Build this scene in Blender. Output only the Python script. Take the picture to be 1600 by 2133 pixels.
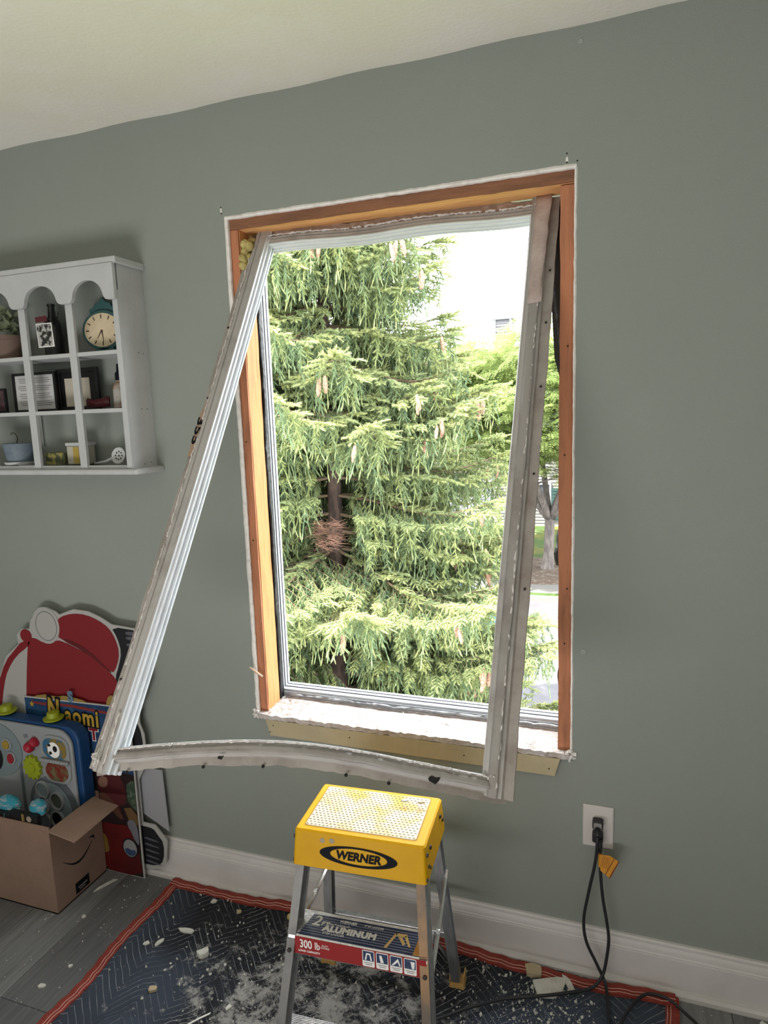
import bpy, bmesh, math, random
from mathutils import Vector, Matrix, Euler
for o in list(bpy.data.objects): bpy.data.objects.remove(o)
S = bpy.context.scene
C = S.collection
PI = math.pi
R = random.Random(7)

# ------------------------------------------------------------------ camera, world, sun, area lights, exposure
cam = bpy.data.cameras.new('camera'); co = bpy.data.objects.new('camera', cam); C.objects.link(co)
cam.sensor_fit = 'VERTICAL'; cam.sensor_height = 36.0; cam.lens = 36.0 * 1388.6 / 2133.0
cam.clip_start = 0.02; cam.clip_end = 300
_y, _p, _r = 0.3411, -0.1472, -0.0345
_f = Vector((-math.sin(_y) * math.cos(_p), math.cos(_y) * math.cos(_p), math.sin(_p)))
_rt = Vector((math.cos(_y), math.sin(_y), 0)); _u = _rt.cross(_f)
_R = _rt * math.cos(_r) + _u * math.sin(_r); _U = _u * math.cos(_r) - _rt * math.sin(_r)
_m = Matrix((( _R.x, _U.x, -_f.x, 0), (_R.y, _U.y, -_f.y, -1.7466), (_R.z, _U.z, -_f.z, 1.5711), (0, 0, 0, 1)))
co.matrix_world = _m
S.camera = co

W = bpy.data.worlds.new('sky'); S.world = W; W.use_nodes = True
W.node_tree.nodes['Background'].inputs[0].default_value = (0.93, 0.97, 1.0, 1)
W.node_tree.nodes['Background'].inputs[1].default_value = 8.5

sun = bpy.data.lights.new('sun', 'SUN'); sun.energy = 19.0; sun.angle = math.radians(0.6); sun.color = (1.0, 0.95, 0.86)
so = bpy.data.objects.new('sun', sun); C.objects.link(so)
so.rotation_euler = Vector((0.5, 0.50, -1.0)).to_track_quat('-Z', 'Y').to_euler()

def area(name, loc, d, sx, sy, en, col):
    l = bpy.data.lights.new(name, 'AREA'); l.shape = 'RECTANGLE'; l.size = sx; l.size_y = sy; l.energy = en; l.color = col
    o = bpy.data.objects.new(name, l); C.objects.link(o); o.location = loc
    o.rotation_euler = Vector(d).to_track_quat('-Z', 'Y').to_euler(); return o
area('fill_light_behind', (0.3, -3.85, 1.5), (0, 1, 0), 1.8, 1.3, 7, (1.0, 0.98, 0.96))  # unseen fill lamp added to brighten the room; no window modelled there
area('ceiling_fill_uplight', (-1.0, -2.5, .06), (0, 0.12, 1), 1.6, 1.2, 66, (1.0, 0.97, 0.95))  # added uplight that brightens the ceiling; the floor here gets no sun
area('fill_light_side', (1.33, -2.6, 1.4), (-1, 0.15, 0), 1.0, 1.2, 4, (1.0, 0.97, 0.92))  # weaker added fill from the right, with no window in that wall

S.view_settings.view_transform = 'Standard'; S.view_settings.look = 'None'
S.view_settings.exposure = 0.18; S.view_settings.gamma = 1.0; S.view_settings.use_curve_mapping = False
S.cycles.max_bounces = 8; S.cycles.diffuse_bounces = 5; S.cycles.use_denoising = True
S.cycles.sample_clamp_indirect = 6.0

# ------------------------------------------------------------------ materials
def lin(c):
    if isinstance(c, str):
        c = [int(c[i:i + 2], 16) / 255 for i in (0, 2, 4)]
        c = [x / 12.92 if x <= 0.04045 else ((x + 0.055) / 1.055) ** 2.4 for x in c]
    return (c[0], c[1], c[2], 1)

MC = {}
def mat(name, col, rough=0.6, metal=0.0, n2=None, bump=None, spec=0.4, stretch=None, trans=0.0, coords='Object'):
    """n2 = (colour, scale, low, high): noise-driven second colour; bump = (scale, strength)"""
    if name in MC: return MC[name]
    m = bpy.data.materials.new(name); m.use_nodes = True; MC[name] = m
    nt = m.node_tree; N = nt.nodes; L = nt.links; b = N['Principled BSDF']
    b.inputs['Base Color'].default_value = lin(col); b.inputs['Roughness'].default_value = rough
    b.inputs['Metallic'].default_value = metal; b.inputs['Specular IOR Level'].default_value = spec
    tc = N.new('ShaderNodeTexCoord'); mp = N.new('ShaderNodeMapping'); L.new(tc.outputs[coords], mp.inputs[0])
    if stretch: mp.inputs['Scale'].default_value = stretch
    if n2:
        nz = N.new('ShaderNodeTexNoise'); nz.inputs['Scale'].default_value = n2[1]; nz.inputs['Detail'].default_value = 8
        nz.inputs['Roughness'].default_value = 0.65
        L.new(mp.outputs[0], nz.inputs[0])
        mr = N.new('ShaderNodeMapRange'); mr.inputs[1].default_value = n2[2]; mr.inputs[2].default_value = n2[3]
        L.new(nz.outputs[0], mr.inputs[0])
        mx = N.new('ShaderNodeMix'); mx.data_type = 'RGBA'
        mx.inputs[6].default_value = lin(col); mx.inputs[7].default_value = lin(n2[0])
        L.new(mr.outputs[0], mx.inputs[0]); L.new(mx.outputs[2], b.inputs['Base Color'])
    if bump:
        nb = N.new('ShaderNodeTexNoise'); nb.inputs['Scale'].default_value = bump[0]; nb.inputs['Detail'].default_value = 6
        L.new(mp.outputs[0], nb.inputs[0])
        bp = N.new('ShaderNodeBump'); bp.inputs['Strength'].default_value = bump[1]; bp.inputs['Distance'].default_value = 0.01
        L.new(nb.outputs[0], bp.inputs['Height']); L.new(bp.outputs[0], b.inputs['Normal'])
    if trans: b.inputs['Transmission Weight'].default_value = trans
    return m

m_wall = mat('sage_wall_paint', (0.270, 0.292, 0.262), 0.75, n2=((0.252, 0.273, 0.245), 1.3, 0.35, 0.7), bump=(220, 0.12), spec=0.25)
m_ceil = mat('ceiling_paint', (0.80, 0.77, 0.72), 0.8, n2=((0.76, 0.74, 0.62), 1.3, 0.42, 0.6), bump=(90, 0.15), spec=0.2)
m_white = mat('white_trim_paint', (0.62, 0.59, 0.58), 0.45, n2=((0.52, 0.48, 0.46), 3.0, 0.45, 0.75), bump=(40, 0.05))
m_gyp = mat('broken_plaster', (0.82, 0.79, 0.76), 0.9, n2=((0.6, 0.56, 0.52), 40, 0.5, 0.75), bump=(120, 0.3))
m_cab = mat('cabinet_white_paint', (0.50, 0.51, 0.515), 0.45, n2=((0.44, 0.45, 0.455), 7, 0.4, 0.7), bump=(60, 0.08))
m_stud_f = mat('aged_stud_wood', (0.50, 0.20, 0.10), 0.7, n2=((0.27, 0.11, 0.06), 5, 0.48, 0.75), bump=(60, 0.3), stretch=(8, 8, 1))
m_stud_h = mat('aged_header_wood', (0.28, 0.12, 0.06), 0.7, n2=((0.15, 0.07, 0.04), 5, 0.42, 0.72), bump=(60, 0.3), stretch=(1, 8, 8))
m_lit_head = mat('lit_header_wood', (0.85, 0.46, 0.19), 0.65, n2=((0.62, 0.28, 0.10), 6, 0.48, 0.7), bump=(50, 0.3), stretch=(1, 14, 14))  # header wood brightened in colour to carry the light bounced from outside ground
m_lit_stud = mat('lit_stud_wood', (0.60, 0.28, 0.10), 0.65, n2=((0.42, 0.17, 0.06), 6, 0.48, 0.7), bump=(50, 0.3), stretch=(14, 14, 1))  # stud wood with the skylight on its inner side put into the colour
m_flash = mat('black_flashing_paper', (0.008, 0.007, 0.008), 0.5, n2=((0.06, 0.05, 0.05), 30, 0.55, 0.8), bump=(40, 0.6))
m_ext = mat('exterior_vinyl', (0.50, 0.53, 0.57), 0.35)
m_sill = mat('dusty_sill_wood', (0.50, 0.42, 0.38), 0.9, n2=((0.66, 0.62, 0.60), 28, 0.40, 0.62), bump=(90, 0.9))
m_tan = mat('bare_tan_board', (0.50, 0.42, 0.27), 0.8, n2=((0.40, 0.34, 0.22), 4, 0.4, 0.7), bump=(120, 0.15))
m_pvc = mat('old_vinyl', (0.40, 0.38, 0.36), 0.45, n2=((0.24, 0.22, 0.20), 9, 0.48, 0.75), bump=(30, 0.15))
m_track = mat('vinyl_track', (0.70, 0.73, 0.76), 0.3, n2=((0.58, 0.60, 0.62), 12, 0.5, 0.8))  # paler than the other vinyl faces; window light is put into its colour
m_fin = mat('stained_nail_fin', (0.33, 0.30, 0.27), 0.55, n2=((0.20, 0.16, 0.14), 10, 0.45, 0.75), bump=(25, 0.3))
m_caulk = mat('torn_caulk', (0.66, 0.63, 0.60), 0.7, n2=((0.42, 0.37, 0.35), 70, 0.45, 0.7), bump=(90, 0.7))
m_pink = mat('torn_tape', (0.42, 0.33, 0.30), 0.55, n2=((0.55, 0.46, 0.42), 16, 0.4, 0.7), bump=(30, 0.5))
m_dark = mat('dark_hole', (0.012, 0.011, 0.01), 0.9)
m_yel = mat('yellow_plastic', (0.68, 0.37, 0.003), 0.5, n2=((0.58, 0.30, 0.003), 4, 0.4, 0.7), bump=(200, 0.06), spec=.2)
m_pad = mat('worn_tread_pad', (0.62, 0.40, 0.05), 0.5, n2=((0.62, 0.55, 0.44), 11, 0.36, 0.54))
m_dia = mat('tread_recess', (0.20, 0.15, 0.07), 0.6)
m_alu = mat('aluminium', (0.62, 0.62, 0.63), 0.3, 0.85, n2=((0.40, 0.40, 0.41), 14, 0.45, 0.75), bump=(30, 0.08), stretch=(6, 6, 1))
m_alu_f = mat('dull_aluminium', (0.20, 0.195, 0.19), 0.5, 0.4, n2=((0.11, 0.105, 0.10), 12, 0.45, 0.75), bump=(40, 0.1))
m_brass = mat('stained_aluminium', (0.28, 0.165, 0.08), 0.5, 0.4, n2=((0.10, 0.09, 0.08), 5, 0.38, 0.62))
m_black = mat('black_ink', (0.006, 0.007, 0.011), 0.6, spec=.1)
m_navy = mat('navy_label', (0.035, 0.055, 0.12), 0.35, n2=((0.10, 0.12, 0.19), 35, 0.5, 0.8))
m_red = mat('red_label', (0.30, 0.02, 0.02), 0.45)
m_lwh = mat('label_white', (0.88, 0.87, 0.85), 0.5)
m_org = mat('label_orange', (0.75, 0.36, 0.10), 0.5)
m_foot = mat('tan_rubber', (0.50, 0.30, 0.10), 0.8, bump=(60, 0.3))
m_rubber = mat('black_cable', (0.018, 0.018, 0.021), 0.45)
m_plate = mat('outlet_plastic', (0.60, 0.56, 0.54), 0.4)
m_greyp = mat('grey_plug', (0.25, 0.23, 0.23), 0.4)
m_tag = mat('orange_tag', (0.62, 0.27, 0.02), 0.5, n2=((0.50, 0.20, 0.015), 20, 0.45, 0.7))
m_tagd = mat('tag_stripe', (0.14, 0.02, 0.01), 0.5)
m_bind = mat('red_binding', (0.30, 0.050, 0.035), 0.9, n2=((0.22, 0.035, 0.025), 14, 0.4, 0.7), bump=(160, 0.6))
m_thread = mat('pale_thread', (0.62, 0.36, 0.30), 0.8)
m_chip = mat('plaster_chip', (0.68, 0.67, 0.62), 0.9, n2=((0.54, 0.52, 0.46), 40, 0.45, 0.7), bump=(80, 0.4))
m_chiptan = mat('tan_chip', (0.52, 0.42, 0.28), 0.9, bump=(80, 0.5))
m_card = mat('brown_cardboard', (0.245, 0.155, 0.115), 0.85, n2=((0.21, 0.135, 0.10), 9, 0.4, 0.7), bump=(50, 0.1))
m_foam = mat('yellow_foam', (0.60, 0.50, 0.20), 0.9, n2=((0.32, 0.25, 0.08), 22, 0.4, 0.7), bump=(70, 1.0))

# floor vinyl plank
def plank_mat():
    m = mat('grey_vinyl_plank', (0.115, 0.117, 0.120), 0.36, n2=((0.215, 0.22, 0.225), 5, 0.3, 0.75), bump=(30, 0.12), stretch=(14, 0.9, 1))
    nt = m.node_tree; N = nt.nodes; L = nt.links
    oi = N.new('ShaderNodeObjectInfo'); mx = [n for n in N if n.type == 'MIX'][0]; b = N['Principled BSDF']
    hv = N.new('ShaderNodeHueSaturation'); mr = N.new('ShaderNodeMapRange'); mr.inputs[3].default_value = 0.75; mr.inputs[4].default_value = 1.25
    L.new(oi.outputs['Random'], mr.inputs[0]); L.new(mr.outputs[0], hv.inputs['Value']); L.new(mx.outputs[2], hv.inputs['Color'])
    L.new(hv.outputs[0], b.inputs['Base Color']); return m
m_plank = plank_mat()

# ------------------------------------------------------------------ helpers
ORG = {}
class MB:
    def __init__(s): s.v = []; s.f = []; s.mi = []
    def add(s, vs, fs, mi=0):
        k = len(s.v); s.v += [tuple(p) for p in vs]; s.f += [tuple(i + k for i in f) for f in fs]; s.mi += [mi] * len(fs); return s
    def box(s, a, b, mi=0, M=None):
        vs = [Vector((x, y, z)) for z in (a[2], b[2]) for y in (a[1], b[1]) for x in (a[0], b[0])]
        if M is not None: vs = [M @ v for v in vs]
        return s.add(vs, [(0, 2, 3, 1), (4, 5, 7, 6), (0, 1, 5, 4), (2, 6, 7, 3), (0, 4, 6, 2), (1, 3, 7, 5)], mi)
    def hexa(s, lo, hi, mi=0):
        return s.add(list(lo) + list(hi), [(3, 2, 1, 0), (4, 5, 6, 7), (0, 1, 5, 4), (1, 2, 6, 5), (2, 3, 7, 6), (3, 0, 4, 7)], mi)
    def prism(s, pts, fn, h0, h1, mi=0):
        """closed outline pts (2-D), fn(u, v, h) -> world; between h0 and h1"""
        n = len(pts); a = [fn(u, v, h0) for u, v in pts]; b = [fn(u, v, h1) for u, v in pts]
        return s.add(a + b, [tuple(range(n)), tuple(range(2 * n - 1, n - 1, -1))] + [(i, n + i, n + (i + 1) % n, (i + 1) % n) for i in range(n)], mi)
    def tube(s, path, rad, n=8, mi=0, cap=True):
        path = [Vector(p) for p in path]; k = len(path); base = []
        prev = None
        for i, p in enumerate(path):
            t = (path[min(i + 1, k - 1)] - path[max(i - 1, 0)]).normalized()
            a = Vector((0, 0, 1)) if prev is None else prev
            if abs(t.dot(a)) > 0.97 and prev is None: a = Vector((1, 0, 0))
            u = (a - t * a.dot(t)).normalized(); prev = u; w = t.cross(u)
            r = rad[i] if isinstance(rad, (list, tuple)) else rad
            base += [p + (u * math.cos(2 * PI * j / n) + w * math.sin(2 * PI * j / n)) * r for j in range(n)]
        fs = [(i * n + j, i * n + (j + 1) % n, (i + 1) * n + (j + 1) % n, (i + 1) * n + j) for i in range(k - 1) for j in range(n)]
        if cap: fs += [tuple(range(n - 1, -1, -1)), tuple((k - 1) * n + j for j in range(n))]
        return s.add(base, fs, mi)
    def lathe(s, prof, n=20, c=(0, 0, 0), M=None, mi=0, sx=1, sy=1):
        vs = []
        for r, z in prof:
            for j in range(n):
                v = Vector((r * math.cos(2 * PI * j / n) * sx, r * math.sin(2 * PI * j / n) * sy, z))
                if M is not None: v = M @ v
                vs.append(v + Vector(c))
        k = len(prof)
        fs = [(i * n + j, i * n + (j + 1) % n, (i + 1) * n + (j + 1) % n, (i + 1) * n + j) for i in range(k - 1) for j in range(n)]
        fs += [tuple(range(n - 1, -1, -1)), tuple((k - 1) * n + j for j in range(n))]
        return s.add(vs, fs, mi)
    def ring(s, pts_sections, closed=False, mi=0):
        """sweep: list of equal-length closed sections"""
        n = len(pts_sections[0]); k = len(pts_sections); vs = [p for sec in pts_sections for p in sec]
        fs = [(i * n + j, i * n + (j + 1) % n, (i + 1) * n + (j + 1) % n, (i + 1) * n + j) for i in range(k - 1) for j in range(n)]
        fs += [tuple(range(n - 1, -1, -1)), tuple((k - 1) * n + j for j in range(n))]
        return s.add(vs, fs, mi)

def props(o, label=None, cat=None, group=None, kind=None):
    if label: o['label'] = label
    if cat: o['category'] = cat
    if group: o['group'] = group
    if kind: o['kind'] = kind
    return o

def build(mb, name, mats, parent=None, org=None, smooth=False, bevel=0, recalc=True, auto=None, local=False):
    me = bpy.data.meshes.new(name)
    o = bpy.data.objects.new(name, me)
    if parent is not None:
        og = Vector((0, 0, 0)) if local else ORG[parent.name]; o.parent = parent; ORG[o.name] = og
    else:
        og = Vector(org) if org is not None else Vector((0, 0, 0)); o.location = og; ORG[o.name] = og
    me.from_pydata([Vector(v) - og for v in mb.v], [], mb.f)
    ms = mats if isinstance(mats, (list, tuple)) else [mats]
    for m in ms: me.materials.append(m)
    if len(ms) > 1:
        for p, i in zip(me.polygons, mb.mi): p.material_index = i
    if recalc:
        bm = bmesh.new(); bm.from_mesh(me); bmesh.ops.recalc_face_normals(bm, faces=bm.faces); bm.to_mesh(me); bm.free()
    if smooth: me.shade_smooth()
    if auto:
        me.shade_smooth(); 
        try: me.set_sharp_from_angle(angle=math.radians(auto))
        except Exception: pass
    if bevel:
        b = o.modifiers.new('b', 'BEVEL'); b.width = bevel; b.segments = 2; b.limit_method = 'ANGLE'; b.angle_limit = math.radians(40)
    C.objects.link(o); return o

def thing(name, label, cat, loc=(0, 0, 0), group=None, rotz=0.0):
    o = bpy.data.objects.new(name, None); C.objects.link(o); o.location = loc; o.rotation_euler = (0, 0, rotz); o.empty_display_size = 0.05
    ORG[o.name] = Vector(loc); return props(o, label, cat, group)

def text(body, name, size, m, parent, loc, rot=(PI / 2, 0, 0), bold=0.0, shear=0.0, sx=1.0, align='CENTER', ext=0.0003, spacing=1.0, local=False):
    c = bpy.data.curves.new(name, 'FONT'); c.body = body; c.size = size; c.extrude = ext; c.offset = bold; c.shear = shear
    c.align_x = align; c.align_y = 'CENTER'; c.space_character = spacing; c.resolution_u = 4
    c.materials.append(m)
    o = bpy.data.objects.new(name, c); C.objects.link(o); o.parent = parent
    o.location = Vector(loc) - (Vector((0, 0, 0)) if local else ORG[parent.name]); o.rotation_euler = rot; o.scale = (sx, 1, 1)
    ORG[o.name] = ORG[parent.name]
    return o

def ell(cx, cz, rx, rz, n=28, a0=0.0):
    return [(cx + rx * math.cos(2 * PI * i / n + a0), cz + rz * math.sin(2 * PI * i / n + a0)) for i in range(n)]
def rrect(x0, z0, x1, z1, r, n=6):
    out = []
    for cx, cz, a in ((x1 - r, z1 - r, 0), (x0 + r, z1 - r, PI / 2), (x0 + r, z0 + r, PI), (x1 - r, z0 + r, 1.5 * PI)):
        out += [(cx + r * math.cos(a + PI / 2 * i / n), cz + r * math.sin(a + PI / 2 * i / n)) for i in range(n + 1)]
    return out
def wallfn(y0):          # outline in (x, z); h pushes toward the room
    return lambda u, v, h: Vector((u, y0 - h, v))
def smoothpts(p, k=2):   # closed Chaikin
    for _ in range(k):
        q = []
        for i in range(len(p)):
            a, b = p[i], p[(i + 1) % len(p)]
            q += [(a[0] * .75 + b[0] * .25, a[1] * .75 + b[1] * .25), (a[0] * .25 + b[0] * .75, a[1] * .25 + b[1] * .75)]
        p = q
    return p
def spline(pts, k=8):
    P = [Vector(p) for p in pts]; P = [P[0] * 2 - P[1]] + P + [P[-1] * 2 - P[-2]]; out = []
    for i in range(1, len(P) - 2):
        for j in range(k):
            t = j / k; a, b, c, d = P[i - 1], P[i], P[i + 1], P[i + 2]
            out.append(0.5 * ((2 * b) + (c - a) * t + (2 * a - 5 * b + 4 * c - d) * t * t + (3 * b - a - 3 * c + d) * t ** 3))
    out.append(P[-2]); return out

def structure(o): o['kind'] = 'structure'; return o

# ------------------------------------------------------------------ room shell
X0, X1, Y0, H = -2.75, 1.4, -4.0, 2.44
HX0, HX1, HZ0, HZ1 = -1.063, -0.109, 0.645, 2.132     # hole in the wallboard
def holed_wall():
    mb = MB(); n = 60
    # wall body = four blocks round the hole
    for a, b in (((X0, 0, -0.1), (HX0, 0.13, H + .1)), ((HX1, 0, -0.1), (X1, 0.13, H + .1)),
                 ((HX0, 0, -0.1), (HX1, 0.13, HZ0)), ((HX0, 0, HZ1), (HX1, 0.13, H + .1))):
        mb.box(a, b)
    return mb
wall = structure(build(holed_wall(), 'wall_back', m_wall))
props(wall, label='sage green painted wall around the torn-open window')
o = structure(build(MB().box((X0 - .1, Y0, -.1), (X0, 0.13, H + .1)), 'wall_left', m_wall))
o = structure(build(MB().box((X1, Y0, -.1), (X1 + .1, 0.13, H + .1)), 'wall_right', m_wall))
o = structure(build(MB().box((X0 - .1, Y0 - .1, -.1), (X1 + .1, Y0, H + .1)), 'wall_front', m_wall))
# ceiling with a slight waviness where it meets the wall
def ceiling():
    mb = MB(); nx, ny = 60, 30; vs = []; fs = []
    for j in range(ny + 1):
        for i in range(nx + 1):
            x = X0 + (X1 - X0) * i / nx; y = Y0 + (0 - Y0) * (j / ny)
            z = H + 0.004 * math.sin(x * 5 + 1) * math.sin(y * 4) + 0.002 * math.sin(x * 17)
            vs.append((x, y, z))
    for j in range(ny):
        for i in range(nx):
            a = j * (nx + 1) + i; fs.append((a, a + 1, a + nx + 2, a + nx + 1))
    mb.add(vs, fs); mb.box((X0 - .1, Y0 - .1, H + .05), (X1 + .1, 0.13, H + .15)); return mb
structure(build(ceiling(), 'ceiling', m_ceil, smooth=False, recalc=False))

fl = structure(build(MB().box((X0, Y0, -.1), (X1, 0, -.004)), 'floor', mat('dark_subfloor', (0.03, 0.03, 0.03), 0.9)))
pw, pl = 0.19, 1.25
pm = None; k = 0
for i in range(22):
    x = X0 + 0.01 + i * pw
    y = 0 - (i * 0.47) % pl
    ys = [0.0]; yy = -((i * 0.47) % pl) - 0.25
    while yy > Y0: ys.append(yy); yy -= pl
    ys.append(Y0)
    for a, b in zip(ys[:-1], ys[1:]):
        L = a - b
        if L < 0.05: continue
        x2 = min(x + pw, X1)
        if x2 - x < .03: continue
        mb = MB().box((x + .0008, b + .0008, -.006), (x2 - .0008, a - .0008, 0))
        build(mb, 'plank', m_plank, fl, recalc=False, bevel=0.0006)

# baseboard: moulded profile swept along x
def base_profile(mb, x0, x1):
    prof = [(0.0, 0.144), (-0.006, 0.143), (-0.009, 0.139), (-0.009, 0.133), (-0.007, 0.131), (-0.010, 0.127), (-0.012, 0.118), (-0.0125, 0.112), (-0.015, 0.109), (-0.015, 0.107), (-0.013, 0.1055), (-0.016, 0.103), (-0.016, 0.02), (-0.024, 0.018), (-0.029, 0.011), (-0.030, 0.0), (0, 0)]
    n = 40; secs = []
    for i in range(n + 1):
        x = x0 + (x1 - x0) * i / n
        secs.append([(x, y, z) for y, z in prof])
    return mb.ring(secs)
structure(build(base_profile(MB(), X0, X1), 'baseboard_back', m_white, auto=25))

# ------------------------------------------------------------------ rough opening: studs, header, sill (parts of the opening)
op = thing('window_opening', 'rough window opening with bare orange studs and torn white plaster edge', 'window opening', (-0.586, 0.0, 0.645))
def wobble_box(a, b, axis, n=24, amp=0.0012, seed=1):
    rr = random.Random(seed); mb = MB(); secs = []
    for i in range(n + 1):
        t = i / n; d = [rr.uniform(-amp, amp) for _ in range(8)]
        if axis == 'z':
            z = a[2] + (b[2] - a[2]) * t
            secs.append([(a[0] + d[0], a[1] + d[1], z), (b[0] + d[2], a[1] + d[3], z), (b[0] + d[4], b[1], z), (a[0], b[1], z)])
        else:
            x = a[0] + (b[0] - a[0]) * t
            secs.append([(x, a[1] + d[0], a[2] + d[1]), (x, b[1], a[2] + d[2]), (x, b[1], b[2]), (x, a[1] + d[3], b[2] + d[4])])
    return mb.ring(secs)
build(wobble_box((HX0 + .001, 0.0145, HZ0), (-1.0355, 0.086, HZ1 - .030), 'z', seed=3), 'left_stud', m_lit_stud, op)
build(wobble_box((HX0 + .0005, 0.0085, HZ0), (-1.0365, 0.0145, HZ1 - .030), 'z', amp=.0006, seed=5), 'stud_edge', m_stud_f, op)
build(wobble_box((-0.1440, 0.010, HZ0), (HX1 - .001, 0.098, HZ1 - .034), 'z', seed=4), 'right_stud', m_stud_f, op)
build(wobble_box((HX0 + .001, 0.012, HZ1 - .030), (HX1 - .001, 0.098, HZ1 - .001), 'x', seed=6), 'header', m_lit_head, op)
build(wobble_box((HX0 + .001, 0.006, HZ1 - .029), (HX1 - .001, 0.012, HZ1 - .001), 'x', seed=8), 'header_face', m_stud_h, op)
# knots and nail holes
nh = MB()
for x, z in ((-0.126, 2.118), (-0.15, 2.112), (-0.35, 2.114), (-0.8, 2.112), (-1.052, 1.5), (-1.05, 1.2), (-0.124, 1.72), (-0.13, 1.45), (-0.122, 1.1), (-0.128, 0.95)):
    nh.lathe([(0.0022, -0.0006), (0.0022, 0.0006)], 8, (x, 0.0085, z), Matrix.Rotation(PI / 2, 4, 'X'))
build(nh, 'nail_holes', m_dark, op)['kind'] = 'stuff'
# torn plaster edge round the hole: four ragged beads
def ragged(p0, p1, n, w, seed, out):
    rr = random.Random(seed); mb = MB(); secs = []; p0 = Vector(p0); p1 = Vector(p1); t = (p1 - p0).normalized(); out = Vector(out)
    d = Vector((0, -1, 0)); a = 0.0
    for i in range(n + 1):
        a = a * 0.7 + rr.uniform(-1, 1) * 0.4
        c = p0 + (p1 - p0) * i / n; ww = w * (1 + 0.22 * a + rr.uniform(-.06, .06)); h = 0.0032 + 0.0006 * rr.random()
        jag = 0.0008 * rr.uniform(-1, 1)
        secs.append([c - out * (0.002 + jag) + d * (-.006), c - out * (0.001 + jag) + d * (h * .5), c + out * ww * .4 + d * h, c + out * ww + d * 0.0005, c + out * ww * .9 + d * (-.006)])
    return mb.ring(secs)
build(ragged((HX0, 0, HZ0 - .004), (HX0, 0, HZ1), 90, 0.010, 11, (-1, 0, 0)), 'torn_edge', m_gyp, op)
build(ragged((HX1, 0, HZ0 - .004), (HX1, 0, HZ1), 90, 0.005, 12, (1, 0, 0)), 'torn_edge', m_gyp, op)
build(ragged((HX0 - .008, 0, HZ1), (HX1 + .004, 0, HZ1), 80, 0.0085, 13, (0, 0, 1)), 'torn_edge', m_gyp, op)
# sill
def sill():
    rr = random.Random(5); mb = MB(); nx, ny = 90, 12; vs = []; fs = []
    for j in range(ny + 1):
        for i in range(nx + 1):
            x = HX0 + .004 + (HX1 - HX0 - .008) * i / nx; y = -0.016 + (0.128 + .016) * j / ny
            z = 0.648 + 0.0016 * rr.random() + 0.004 * math.sin(x * 11) * (j / ny) * .4
            if j == 0: y += rr.uniform(-.003, .003); z += rr.uniform(-.002, .002)
            vs.append((x, y, z))
    for j in range(ny):
        for i in range(nx): a = j * (nx + 1) + i; fs.append((a, a + 1, a + nx + 2, a + nx + 1))
    k = len(vs)
    for i in range(nx + 1): v = vs[i]; vs.append((v[0], v[1] + .003, 0.634 + rr.uniform(-.003, .001)))
    for i in range(nx): fs.append((i, k + i, k + i + 1, i + 1))
    return mb.add(vs, fs)
build(sill(), 'rough_sill', m_sill, op)
# splinters and plaster crumbs on the sill
sp = MB(); rr = random.Random(9)
for i in range(130):
    e = rr.random() < .5
    x = (HX0 + .02 + abs(rr.gauss(0, .07))) if e else rr.uniform(-1.03, -.15)
    y = rr.uniform(-.012, .10); L = rr.uniform(.006, .045 if rr.random() < .3 else .015); a = rr.uniform(0, PI); r = rr.uniform(.0006, .0022)
    z = 0.652; p = Vector((x, y, z)); q = p + Vector((math.cos(a) * L, math.sin(a) * L * .5, rr.uniform(0, .004)))
    q.x = min(max(q.x, -1.03), -.148)
    sp.tube([p, q], [r, r * .4], 4)
build(sp, 'splinters', mat('pale_splinters', (0.66, 0.60, 0.56), 0.9), op)['kind'] = 'stuff'
# crumbled plaster at both lower corners
for cx, sg in ((HX0, -1), (HX1, 1)):
    mb = MB()
    for i in range(16):
        c = Vector((cx + sg * rr.uniform(-.012, .016), rr.uniform(-.008, -.001), 0.64 + rr.uniform(-.014, .016))); s = rr.uniform(.004, .010)
        M = Euler((rr.random() * 3, rr.random() * 3, rr.random() * 3)).to_matrix().to_4x4()
        mb.box((-s * .6, -s * .35, -s * .4), (s * .6, s * .35, s * .4), M=Matrix.Translation(c) @ M)
    build(mb, 'crumbled_corner', m_gyp, op)['kind'] = 'stuff'
# bare strip below the sill, where the apron trim used to be
ap = MB().prism([(-1.035, 0.632), (-1.020, 0.580), (-0.150, 0.580), (-0.135, 0.632)], wallfn(-0.0005), 0, 0.013)
o = structure(build(ap, 'trim_1', m_tan, bevel=0.001)); props(o, label='unpainted tan board under the window sill')
ah = MB()
for x, z in ((-1.008, .615), (-1.02, .592), (-.75, .61), (-.4, .604), (-.165, .6)): ah.lathe([(0.002, -0.0006), (0.002, 0.0006)], 8, (x, -0.0137, z), Matrix.Rotation(PI / 2, 4, 'X'))
build(ah, 'nail_holes', m_dark, o)['kind'] = 'stuff'
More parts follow.
